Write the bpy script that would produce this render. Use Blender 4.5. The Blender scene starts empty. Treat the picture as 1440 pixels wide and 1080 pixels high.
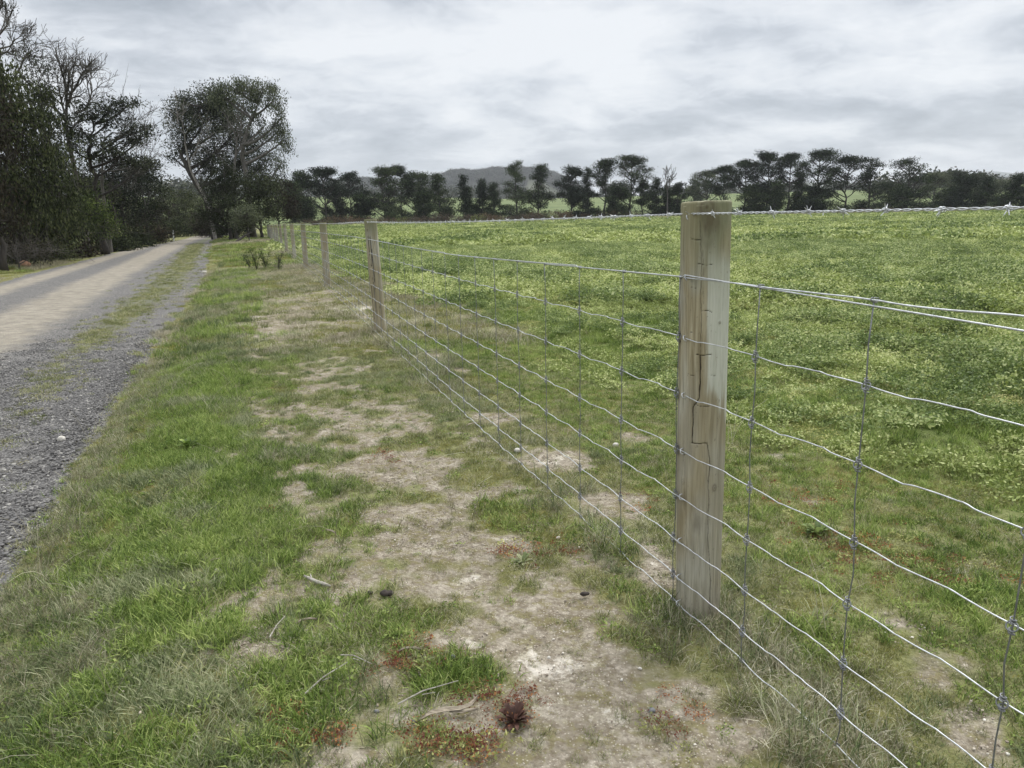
import bpy, math, random
import numpy as np
from mathutils import Vector, Matrix

# ------------------------------------------------------------------ camera, sky, sun, exposure
scene = bpy.context.scene
EYE = 1.2
FPX = 1040.0                                   # focal length in photo pixels (1440 wide)
ROLL = 0.024
PITCH = math.atan((540 - 309) / FPX * math.cos(ROLL))
c_, s_ = math.cos(PITCH), math.sin(PITCH)
FWD = np.array([0, c_, -s_]); UP0 = np.array([0, s_, c_]); R0 = np.array([1.0, 0, 0])
cr, sr = math.cos(ROLL), math.sin(ROLL)
RIGHT = cr * R0 - sr * UP0
UP = sr * R0 + cr * UP0
cam_data = bpy.data.cameras.new('camera')
cam = bpy.data.objects.new('camera', cam_data)
scene.collection.objects.link(cam)
m = Matrix(((RIGHT[0], UP[0], -FWD[0], 0), (RIGHT[1], UP[1], -FWD[1], 0), (RIGHT[2], UP[2], -FWD[2], EYE), (0, 0, 0, 1)))
cam.matrix_world = m
cam_data.sensor_fit = 'HORIZONTAL'
cam_data.sensor_width = 36.0
cam_data.lens = 36.0 * FPX / 1440.0
cam_data.clip_start = 0.05
cam_data.clip_end = 40000
scene.camera = cam

SUN_EL, SUN_AZ = math.radians(52), math.radians(35)      # azimuth clockwise from +Y (ahead, to the right)
world = bpy.data.worlds.new('World'); scene.world = world
world.use_nodes = True
wn, wl = world.node_tree.nodes, world.node_tree.links
wn.clear()


def N(nodes, kind, **kw):
    n = nodes.new(kind)
    for k, v in kw.items():
        setattr(n, k, v)
    return n


def math_node(nodes, links, op, a, b=None, c=None, clamp=False):
    n = nodes.new('ShaderNodeMath'); n.operation = op; n.use_clamp = clamp
    for i, v in enumerate((a, b, c)):
        if v is None: continue
        if isinstance(v, (int, float)): n.inputs[i].default_value = v
        else: links.new(v, n.inputs[i])
    return n.outputs[0]


def maprange(nodes, links, v, a, b, c=0.0, d=1.0, smooth=True):
    n = nodes.new('ShaderNodeMapRange')
    if smooth: n.interpolation_type = 'SMOOTHSTEP'
    links.new(v, n.inputs['Value'])
    n.inputs['From Min'].default_value = a; n.inputs['From Max'].default_value = b
    n.inputs['To Min'].default_value = c; n.inputs['To Max'].default_value = d
    return n.outputs[0]


def mixc(nodes, links, fac, a, b, mode='MIX'):
    n = nodes.new('ShaderNodeMix'); n.data_type = 'RGBA'; n.blend_type = mode
    if isinstance(fac, (int, float)): n.inputs[0].default_value = fac
    else: links.new(fac, n.inputs[0])
    for i, v in ((6, a), (7, b)):
        if isinstance(v, (tuple, list)): n.inputs[i].default_value = (*v[:3], 1)
        else: links.new(v, n.inputs[i])
    return n.outputs[2]


def ramp(nodes, links, v, stops, interp='LINEAR'):
    n = nodes.new('ShaderNodeValToRGB'); n.color_ramp.interpolation = interp
    el = n.color_ramp.elements
    while len(el) < len(stops): el.new(0.5)
    for e, (p, c) in zip(el, stops):
        e.position = p; e.color = (*c, 1) if len(c) == 3 else c
    links.new(v, n.inputs[0])
    return n.outputs[0]


def build_world():
    out = N(wn, 'ShaderNodeOutputWorld')
    tc = N(wn, 'ShaderNodeTexCoord')
    sep = N(wn, 'ShaderNodeSeparateXYZ'); wl.new(tc.outputs['Generated'], sep.inputs[0])
    z = math_node(wn, wl, 'MAXIMUM', sep.outputs[2], 0.0)
    den = math_node(wn, wl, 'ADD', z, 0.24)
    px = math_node(wn, wl, 'DIVIDE', sep.outputs[0], den)
    py = math_node(wn, wl, 'DIVIDE', sep.outputs[1], den)
    com = N(wn, 'ShaderNodeCombineXYZ'); wl.new(px, com.inputs[0]); wl.new(py, com.inputs[1])

    def fb(scale, off, detail=8, rough=0.55, dist=0.0, sx=1.0, sy=1.0):
        mp = N(wn, 'ShaderNodeMapping'); mp.inputs['Location'].default_value = off
        mp.inputs['Scale'].default_value = (sx, sy, 1)
        wl.new(com.outputs[0], mp.inputs[0])
        t = N(wn, 'ShaderNodeTexNoise'); wl.new(mp.outputs[0], t.inputs['Vector'])
        t.inputs['Scale'].default_value = scale; t.inputs['Detail'].default_value = detail
        t.inputs['Roughness'].default_value = rough; t.inputs['Distortion'].default_value = dist
        return t.outputs[0]
    big = fb(1.5, (3.1, 7.7, 0), 3, 0.5, 0.5)
    mid = fb(3.6, (11.3, 2.4, 0), 10, 0.55, 0.5, sx=.8)
    fine = fb(14.0, (1.3, 5.4, 0), 8, 0.6, 1.0, sx=.85)
    s = math_node(wn, wl, 'MULTIPLY', big, 0.63)
    s = math_node(wn, wl, 'MULTIPLY_ADD', mid, 0.52, s)
    s = math_node(wn, wl, 'MULTIPLY_ADD', fine, 0.16, s)      # ~0.65 mean
    # a brighter, thinner part of the deck at 7 to 12 degrees up, darker cells above and below it
    band = ramp(wn, wl, sep.outputs[2], [(0.0, (0.0,) * 3), (0.02, (.10,) * 3), (0.05, (-.0,) * 3), (0.10, (-.0,) * 3), (0.17, (.13,) * 3),
                                         (0.22, (.12,) * 3), (0.275, (0.0,) * 3), (0.40, (0.08,) * 3)])
    s = math_node(wn, wl, 'ADD', s, band)
    col = ramp(wn, wl, s, [(0.54, (0.270, 0.298, 0.335)), (0.62, (0.350, 0.380, 0.418)), (0.68, (0.425, 0.452, 0.490)),
                           (0.74, (0.525, 0.550, 0.582)), (0.85, (0.640, 0.655, 0.672))])
    # the unseen sky overhead is brighter than the deck near the horizon, as under real overcast
    gain = maprange(wn, wl, sep.outputs[2], 0.30, 0.80, 1.0, 3.0)
    sc = N(wn, 'ShaderNodeVectorMath', operation='SCALE'); wl.new(col, sc.inputs[0]); wl.new(gain, sc.inputs['Scale'])
    bgc = N(wn, 'ShaderNodeBackground'); wl.new(sc.outputs[0], bgc.inputs[0]); bgc.inputs[1].default_value = 1.0
    sky = N(wn, 'ShaderNodeTexSky'); sky.sky_type = 'NISHITA'; sky.sun_disc = False
    sky.sun_elevation = SUN_EL; sky.sun_rotation = SUN_AZ
    bgs = N(wn, 'ShaderNodeBackground'); wl.new(sky.outputs[0], bgs.inputs[0]); bgs.inputs[1].default_value = 0.10
    mx = N(wn, 'ShaderNodeMixShader'); mx.inputs[0].default_value = 0.93
    wl.new(bgs.outputs[0], mx.inputs[1]); wl.new(bgc.outputs[0], mx.inputs[2])
    wl.new(mx.outputs[0], out.inputs[0])


build_world()
sun_data = bpy.data.lights.new('sun', 'SUN'); sun_data.energy = 2.1; sun_data.angle = math.radians(24)
sun_data.color = (1.0, 0.97, 0.92)
sun = bpy.data.objects.new('sun', sun_data); scene.collection.objects.link(sun)
sd = Vector((math.sin(SUN_AZ) * math.cos(SUN_EL), math.cos(SUN_AZ) * math.cos(SUN_EL), math.sin(SUN_EL)))
sun.rotation_euler = sd.to_track_quat('Z', 'Y').to_euler(); sun.location = (20, 30, 60)
scene.view_settings.view_transform = 'Standard'; scene.view_settings.look = 'None'
scene.view_settings.exposure = 0.50; scene.view_settings.gamma = 1.0
scene.cycles.use_adaptive_sampling = True; scene.cycles.adaptive_threshold = 0.02
scene.cycles.max_bounces = 6; scene.cycles.diffuse_bounces = 2; scene.cycles.transparent_max_bounces = 8

# ------------------------------------------------------------------ numpy helpers
_h = np.random.default_rng(12345).random((256, 256))


def vnoise(x, y, seed=0):
    x = np.asarray(x, float) + seed * 17.37; y = np.asarray(y, float) + seed * 9.71
    xi = np.floor(x).astype(int); yi = np.floor(y).astype(int)
    fx = x - xi; fy = y - yi; fx = fx * fx * (3 - 2 * fx); fy = fy * fy * (3 - 2 * fy)
    a = _h[xi & 255, yi & 255]; b = _h[(xi + 1) & 255, yi & 255]; c = _h[xi & 255, (yi + 1) & 255]; d = _h[(xi + 1) & 255, (yi + 1) & 255]
    return (a * (1 - fx) + b * fx) * (1 - fy) + (c * (1 - fx) + d * fx) * fy


def fbm(x, y, seed=0, oct=4):
    v = 0; a = 0.5; t = 0
    for i in range(oct):
        v = v + a * vnoise(x * 2 ** i, y * 2 ** i, seed + i * 3); t += a; a *= 0.5
    return v / t


def sst(a, b, x):
    t = np.clip((np.asarray(x, float) - a) / (b - a), 0, 1); return t * t * (3 - 2 * t)


# fence line: passes the near post, runs away ahead and to the left
FA = math.radians(-18.5)
FD = np.array([math.sin(FA), math.cos(FA)]); FN = np.array([FD[1], -FD[0]])
P0 = np.array([0.568, 2.125])
# gravel road
RA = math.radians(-21.5)
RD = np.array([math.sin(RA), math.cos(RA)]); RN = np.array([RD[1], -RD[0]])


def fence_w(x, y): return (x - P0[0]) * FN[0] + (y - P0[1]) * FN[1]        # + is the paddock side
def fence_s(x, y): return (x - P0[0]) * FD[0] + (y - P0[1]) * FD[1]


def road_uv(x, y):
    v = x * RD[0] + y * RD[1]; u = x * RN[0] + y * RN[1]
    u = u - 0.0011 * np.maximum(v - 58, 0) ** 2                            # the road bends right beyond the bushes
    return u, v


def road_edge(v): return -0.85 + 0.62 * sst(2, 24, v) + 0.25 * sst(24, 60, v)


def height(x, y):
    x = np.asarray(x, float); y = np.asarray(y, float)
    r = np.hypot(x, y); az = np.arctan2(x, y)
    u, v = road_uv(x, y); e = road_edge(v)
    near = 1 - sst(60, 140, v)
    h = -0.14 * (1 - sst(-0.25, 0.75, u - e)) * near
    h = h + 0.06 * np.exp(-((u + 3.4) / 1.6) ** 2) * near                  # crown of the road
    h = h - 0.05 * np.exp(-((u + 6.2) / .5) ** 2) * near
    h = h + (0.45 * sst(-6.6, -12, u) + 0.5 * sst(-12, -30, u)) * sst(3, 14, v)
    nr = np.exp(-r / 60.0)
    verge = sst(0.0, 0.5, u - e)
    h = h + nr * verge * (0.05 * (fbm(x * 1.3, y * 1.3, 1) - .5) + 0.03 * (fbm(x * 5, y * 5, 2) - .5))
    w = fence_w(x, y)
    fld = sst(0.6, 2.5, w)
    h = h + fld * (1 - sst(60, 150, r)) * (0.26 * (fbm(x * .8, y * .8, 5) - .5) + 0.07 * (fbm(x * 2.7, y * 2.7, 6) - .5))
    h = h + fld * 0.25 * (fbm(x * .07, y * .07, 8) - .5) * sst(8, 30, r)
    h = h + 0.045 * sst(2, 9, fence_s(x, y)) * np.exp(-(w / 3) ** 2)
    h = h + 0.75 * sst(60, 170, r) * (1 - .35 * sst(.1, .5, az))
    rise = sst(185, 430, r)
    h = h + rise * (12 + 5 * (fbm(x * .004, y * .004, 11) - .5) + 3 * sst(.1, -.4, az))
    h = h + 16 * sst(500, 1500, r) - 60 * sst(1600, 5200, r)
    return h


def gnd(px, py, dz=0.0):
    """the place on the ground that the photo shows at this pixel"""
    d = FWD + (px - 720) / FPX * RIGHT + (540 - py) / FPX * UP
    z = 0.0
    for i in range(40):
        t = (z - EYE) / d[2]; p = d * t
        z = 0.5 * z + 0.5 * float(height(p[0], p[1]))
    return np.array([p[0], p[1], z + dz])


def at_depth(px, dist):
    """ground point in the direction of this photo column, dist metres away"""
    d = FWD + (px - 720) / FPX * RIGHT + (540 - 309) / FPX * UP
    q = d[:2] / np.hypot(d[0], d[1]) * dist
    return np.array([q[0], q[1], float(height(q[0], q[1]))])


def z_at(px, py, xy):
    d = FWD + (px - 720) / FPX * RIGHT + (540 - py) / FPX * UP
    t = math.hypot(*xy) / math.hypot(d[0], d[1])
    return EYE + d[2] * t


COL = scene.collection


def new_mesh(name, V, Q=None, T=None, smooth=False, mats=(), midx=None):
    me = bpy.data.meshes.new(name)
    V = np.asarray(V, np.float32)
    nq = 0 if Q is None or len(Q) == 0 else len(Q); nt = 0 if T is None or len(T) == 0 else len(T)
    loops = np.concatenate([np.asarray(Q, np.int32).ravel() if nq else np.zeros(0, np.int32), np.asarray(T, np.int32).ravel() if nt else np.zeros(0, np.int32)])
    starts = np.concatenate([np.arange(nq) * 4, nq * 4 + np.arange(nt) * 3]).astype(np.int32)
    tot = np.concatenate([np.full(nq, 4), np.full(nt, 3)]).astype(np.int32)
    me.vertices.add(len(V)); me.vertices.foreach_set('co', V.ravel())
    me.loops.add(len(loops)); me.loops.foreach_set('vertex_index', loops)
    me.polygons.add(nq + nt); me.polygons.foreach_set('loop_start', starts); me.polygons.foreach_set('loop_total', tot)
    for mt in mats: me.materials.append(mt)
    if midx is not None: me.polygons.foreach_set('material_index', np.asarray(midx, np.int32))
    me.polygons.foreach_set('use_smooth', np.full(nq + nt, smooth))
    me.update(calc_edges=True)
    return me


def link(name, me, parent=None, loc=None):
    o = bpy.data.objects.new(name, me); COL.objects.link(o)
    if parent is not None: o.parent = parent
    if loc is not None: o.location = loc
    return o


def tag(o, label=None, cat=None, group=None, kind=None):
    if label: o['label'] = label
    if cat: o['category'] = cat
    if group: o['group'] = group
    if kind: o['kind'] = kind
    return o


def empty(name, loc, label, cat, group=None):
    o = bpy.data.objects.new(name, None); COL.objects.link(o); o.location = loc; o.empty_display_size = 0.2
    return tag(o, label, cat, group)


class MB:
    def __init__(s): s.V = []; s.Q = []; s.T = []; s.n = 0; s.mq = []; s.mt = []; s.mi = 0

    def add(s, V, Q=None, T=None):
        V = np.asarray(V, float)
        s.V.append(V)
        if Q is not None and len(Q): s.Q.append(np.asarray(Q, int) + s.n); s.mq.append(np.full(len(Q), s.mi))
        if T is not None and len(T): s.T.append(np.asarray(T, int) + s.n); s.mt.append(np.full(len(T), s.mi))
        s.n += len(V)

    def tube(s, pts, rad, k=6, cap=True, wob=0.0, rng=None):
        pts = np.asarray(pts, float); n = len(pts)
        rad = np.full(n, rad) if np.isscalar(rad) else np.asarray(rad, float)
        tan = np.gradient(pts, axis=0); tan /= np.linalg.norm(tan, axis=1)[:, None] + 1e-12
        ref = np.array([0.31, 0.17, 0.93]) if abs(tan[0] @ np.array([0.31, .17, .93])) < .9 else np.array([1.0, 0.1, 0])
        a = np.cross(tan, ref); bad = np.linalg.norm(a, axis=1) < 1e-3; a[bad] = (1, 0, 0)
        a /= np.linalg.norm(a, axis=1)[:, None]; b = np.cross(tan, a)
        th = np.arange(k) * 2 * math.pi / k
        rr = rad[:, None] * np.ones((1, k))
        if wob and rng is not None: rr = rr * (1 + wob * (rng.random((n, k)) - .5))
        V = pts[:, None, :] + rr[..., None] * (np.cos(th)[None, :, None] * a[:, None, :] + np.sin(th)[None, :, None] * b[:, None, :])
        V = V.reshape(-1, 3)
        i = np.arange(n - 1)[:, None] * k; j = np.arange(k)[None, :]; j2 = (j + 1) % k
        Q = np.stack([i + j, i + j2, i + k + j2, i + k + j], -1).reshape(-1, 4)
        T = []
        if cap:
            V = np.vstack([V, pts[0], pts[-1]]); c0 = n * k; c1 = c0 + 1
            T = [(c0, (q + 1) % k, q) for q in range(k)] + [(c1, (n - 1) * k + q, (n - 1) * k + (q + 1) % k) for q in range(k)]
        s.add(V, Q, T)

    def leaves(s, C, L, W, rng, up=0.0, D=None):
        """rhombic leaves at centres C; L,W scalar or arrays; up: 0 random .. 1 flat"""
        n = len(C)
        if n == 0: return
        d = rng.normal(size=(n, 3)) if D is None else D + rng.normal(size=(n, 3)) * .35
        d[:, 2] *= (1 - up * .6); d /= np.linalg.norm(d, axis=1)[:, None]
        nn = rng.normal(size=(n, 3)) + np.array([0, 0, 3.0 * up]); e = np.cross(d, nn); e /= np.linalg.norm(e, axis=1)[:, None] + 1e-9
        L = (np.full(n, L) if np.isscalar(L) else L) * rng.uniform(.6, 1.3, n); W = (np.full(n, W) if np.isscalar(W) else W) * rng.uniform(.6, 1.3, n)
        V = np.stack([C - d * L[:, None] / 2, C + e * W[:, None] / 2 + d * L[:, None] * .05, C + d * L[:, None] / 2, C - e * W[:, None] / 2 + d * L[:, None] * .05], 1).reshape(-1, 3)
        s.add(V, np.arange(4 * n).reshape(-1, 4))

    def mesh(s, name, mats, smooth=False):
        mq = np.concatenate(s.mq) if s.mq else np.zeros(0, int); mt = np.concatenate(s.mt) if s.mt else np.zeros(0, int)
        if not isinstance(mats, (list, tuple)): mats = [mats]
        return new_mesh(name, np.vstack(s.V), np.vstack(s.Q) if s.Q else None, np.vstack(s.T) if s.T else None, smooth, mats, np.concatenate([mq, mt]))


# ------------------------------------------------------------------ materials
def base_mat(name):
    mt = bpy.data.materials.new(name); mt.use_nodes = True
    n, l = mt.node_tree.nodes, mt.node_tree.links
    b = n['Principled BSDF']
    return mt, n, l, b


def leaf_mat(name, c1, c2, c3=None, scale=1.5, rough=0.65, transl=0.4, spec=0.3, world=True):
    mt, n, l, b = base_mat(name)
    geo = N(n, 'ShaderNodeNewGeometry'); oi = N(n, 'ShaderNodeObjectInfo')
    t = N(n, 'ShaderNodeTexNoise'); l.new(geo.outputs['Position'], t.inputs['Vector']); t.inputs['Scale'].default_value = scale
    t.inputs['Detail'].default_value = 3
    f = math_node(n, l, 'MULTIPLY_ADD', oi.outputs['Random'], 0.45, t.outputs[0])
    f = math_node(n, l, 'MULTIPLY_ADD', geo.outputs['Random Per Island'], 0.75, f)
    f = maprange(n, l, f, 0.62, 1.58)
    stops = [(0.1, c1), (0.75, c2)] + ([(0.97, c3)] if c3 else [])
    col = ramp(n, l, f, stops)
    l.new(col, b.inputs['Base Color']); b.inputs['Roughness'].default_value = rough
    b.inputs['Specular IOR Level'].default_value = spec
    if transl:
        tr = N(n, 'ShaderNodeBsdfTranslucent'); l.new(col, tr.inputs[0])
        mx = N(n, 'ShaderNodeMixShader'); mx.inputs[0].default_value = transl
        l.new(b.outputs[0], mx.inputs[1]); l.new(tr.outputs[0], mx.inputs[2]); l.new(mx.outputs[0], n['Material Output'].inputs[0])
    return mt


def simple_mat(name, c1, c2, scale=8, rough=0.9, metal=0.0, bump=0.0, stretch=(1, 1, 1), spec=0.3):
    mt, n, l, b = base_mat(name)
    tc = N(n, 'ShaderNodeTexCoord'); mp = N(n, 'ShaderNodeMapping'); l.new(tc.outputs['Object'], mp.inputs[0]); mp.inputs['Scale'].default_value = stretch
    t = N(n, 'ShaderNodeTexNoise'); l.new(mp.outputs[0], t.inputs['Vector']); t.inputs['Scale'].default_value = scale; t.inputs['Detail'].default_value = 6
    col = ramp(n, l, t.outputs[0], [(0.3, c1), (0.7, c2)]); l.new(col, b.inputs['Base Color'])
    b.inputs['Roughness'].default_value = rough; b.inputs['Metallic'].default_value = metal; b.inputs['Specular IOR Level'].default_value = spec
    if bump:
        bp = N(n, 'ShaderNodeBump'); bp.inputs['Strength'].default_value = bump; l.new(t.outputs[0], bp.inputs['Height']); l.new(bp.outputs[0], b.inputs['Normal'])
    return mt


M = {}
M['blade'] = leaf_mat('grass_green', (0.080, 0.098, 0.028), (0.235, 0.270, 0.080), (0.46, 0.44, 0.22), 1.1, transl=.35)
M['blade_lush'] = leaf_mat('grass_lush', (0.065, 0.105, 0.020), (0.215, 0.300, 0.062), (0.40, 0.46, 0.15), 1.4, transl=.35)
M['blade_blue'] = leaf_mat('grass_greygreen', (0.075, 0.100, 0.040), (0.210, 0.250, 0.105), (0.40, 0.41, 0.24), 1.4, transl=.35)
M['dry'] = leaf_mat('grass_dry', (0.19, 0.17, 0.105), (0.38, 0.345, 0.235), (0.60, 0.56, 0.42), 2, transl=.3)
M['moss'] = leaf_mat('turf_moss', (0.130, 0.130, 0.034), (0.240, 0.245, 0.065), (0.36, 0.31, 0.09), 2.2, transl=.4)
M['clover'] = leaf_mat('pasture_leaf', (0.150, 0.190, 0.046), (0.365, 0.425, 0.140), (0.60, 0.62, 0.30), 0.8, rough=.6, spec=.25, transl=.4)
M['clover_dark'] = leaf_mat('pasture_leaf_dark', (0.085, 0.125, 0.036), (0.235, 0.300, 0.095), (0.45, 0.49, 0.22), 0.8, rough=.6, spec=.25, transl=.4)
M['clover_yel'] = leaf_mat('pasture_leaf_yellow', (0.19, 0.20, 0.06), (0.34, 0.35, 0.11), (0.55, 0.53, 0.22), 1.2, rough=.55, transl=.4)
M['red'] = leaf_mat('weed_red', (0.14, 0.045, 0.030), (0.26, 0.105, 0.055), (0.42, 0.20, 0.07), 5)
M['purple'] = leaf_mat('weed_purple', (0.075, 0.040, 0.030), (0.15, 0.075, 0.055), (0.14, 0.17, 0.07), 30)
M['pine'] = leaf_mat('pine_needles', (0.010, 0.016, 0.009), (0.030, 0.043, 0.020), (0.070, 0.092, 0.038), .35, transl=.1, spec=.05, rough=.95)
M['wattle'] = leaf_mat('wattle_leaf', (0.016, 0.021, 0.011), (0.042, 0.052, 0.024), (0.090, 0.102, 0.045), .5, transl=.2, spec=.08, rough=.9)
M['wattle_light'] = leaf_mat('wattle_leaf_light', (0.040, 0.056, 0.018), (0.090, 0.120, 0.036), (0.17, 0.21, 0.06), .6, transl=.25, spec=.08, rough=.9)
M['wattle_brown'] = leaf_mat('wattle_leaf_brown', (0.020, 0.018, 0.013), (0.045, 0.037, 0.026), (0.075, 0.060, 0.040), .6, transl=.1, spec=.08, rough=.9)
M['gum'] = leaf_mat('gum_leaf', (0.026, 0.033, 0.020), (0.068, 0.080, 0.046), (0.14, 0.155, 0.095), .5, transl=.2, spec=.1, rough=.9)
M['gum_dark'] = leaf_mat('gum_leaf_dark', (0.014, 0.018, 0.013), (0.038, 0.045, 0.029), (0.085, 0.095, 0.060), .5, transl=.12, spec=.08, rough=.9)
M['olive'] = leaf_mat('shrub_leaf_olive', (0.040, 0.048, 0.022), (0.080, 0.095, 0.042), (0.12, 0.14, 0.065), .8, transl=.15)
M['gorse'] = leaf_mat('gorse_leaf', (0.030, 0.024, 0.013), (0.078, 0.050, 0.026), (0.14, 0.085, 0.038), .25, transl=.1)
M['gorse_green'] = leaf_mat('gorse_leaf_green', (0.05, 0.06, 0.02), (0.13, 0.15, 0.035), (0.24, 0.25, 0.06), .25, transl=.1)
M['canola'] = leaf_mat('pale_crop', (0.14, 0.17, 0.08), (0.32, 0.36, 0.17), (0.5, 0.52, 0.3), .25, transl=.1)
M['wood_far'] = leaf_mat('far_woodland_leaf', (0.030, 0.036, 0.026), (0.070, 0.078, 0.055), (0.12, 0.12, 0.09), .02, transl=0)
M['bark_dark'] = simple_mat('bark_dark', (0.018, 0.016, 0.014), (0.06, 0.052, 0.045), 3, stretch=(3, 3, .6))
M['bark_grey'] = simple_mat('bark_grey', (0.045, 0.04, 0.036), (0.125, 0.115, 0.10), 3, stretch=(3, 3, .6))
M['bark_pale'] = simple_mat('bark_pale', (0.09, 0.08, 0.07), (0.27, 0.25, 0.225), 2, stretch=(3, 3, .5))
M['stick'] = simple_mat('weathered_stick', (0.16, 0.14, 0.11), (0.42, 0.39, 0.34), 30, stretch=(1, 8, 8), bump=.3)
M['barkstrip'] = simple_mat('dry_bark_strip', (0.14, 0.115, 0.08), (0.34, 0.29, 0.22), 40, stretch=(1, 6, 6), bump=.4)
M['dung'] = simple_mat('dung', (0.022, 0.017, 0.014), (0.065, 0.053, 0.045), 60, bump=.8)
M['stone_pale'] = simple_mat('stone_pale', (0.36, 0.33, 0.28), (0.62, 0.59, 0.53), 25, bump=.3)
M['stone_red'] = simple_mat('stone_red', (0.22, 0.11, 0.06), (0.40, 0.24, 0.15), 8, bump=.5)
M['stone_grey'] = simple_mat('stone_grey', (0.07, 0.07, 0.072), (0.26, 0.26, 0.265), 40, bump=.3)
M['white_paint'] = simple_mat('marker_paint', (0.55, 0.55, 0.53), (0.74, 0.74, 0.72), 12, rough=.6)


def gravel_mat(name, lo, mid_, hi):
    mt, n, l, b = base_mat(name)
    oi = N(n, 'ShaderNodeObjectInfo'); geo = N(n, 'ShaderNodeNewGeometry')
    wn_ = N(n, 'ShaderNodeTexWhiteNoise'); wn_.noise_dimensions = '1D'
    f = math_node(n, l, 'MULTIPLY_ADD', geo.outputs['Random Per Island'], 3.7, oi.outputs['Random']); l.new(f, wn_.inputs['W'])
    col = ramp(n, l, wn_.outputs[0], [(0.0, lo), (0.6, mid_), (0.93, mid_), (1.0, hi)])
    l.new(col, b.inputs['Base Color']); b.inputs['Roughness'].default_value = .85; b.inputs['Specular IOR Level'].default_value = .25
    return mt


M['gravel'] = gravel_mat('road_gravel', (0.045, 0.042, 0.040), (0.150, 0.143, 0.136), (0.40, 0.38, 0.34))
M['grit'] = gravel_mat('pale_grit', (0.13, 0.10, 0.075), (0.36, 0.31, 0.245), (0.66, 0.62, 0.54))


def wire_mat(name, c, rough=.45, metal=.75):
    mt, n, l, b = base_mat(name)
    tc = N(n, 'ShaderNodeTexCoord'); t = N(n, 'ShaderNodeTexNoise'); l.new(tc.outputs['Object'], t.inputs['Vector']); t.inputs['Scale'].default_value = 60
    col = ramp(n, l, t.outputs[0], [(0.3, tuple(x * .65 for x in c)), (0.65, c)]); l.new(col, b.inputs['Base Color'])
    b.inputs['Roughness'].default_value = rough; b.inputs['Metallic'].default_value = metal
    return mt


M['wire'] = wire_mat('galvanised_wire', (0.60, 0.61, 0.62), .5, .55)
M['wire_shaded'] = wire_mat('galvanised_wire_shaded', (0.25, 0.255, 0.26), .6)  # same wire for the stays, their shade put into a darker grey


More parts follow.
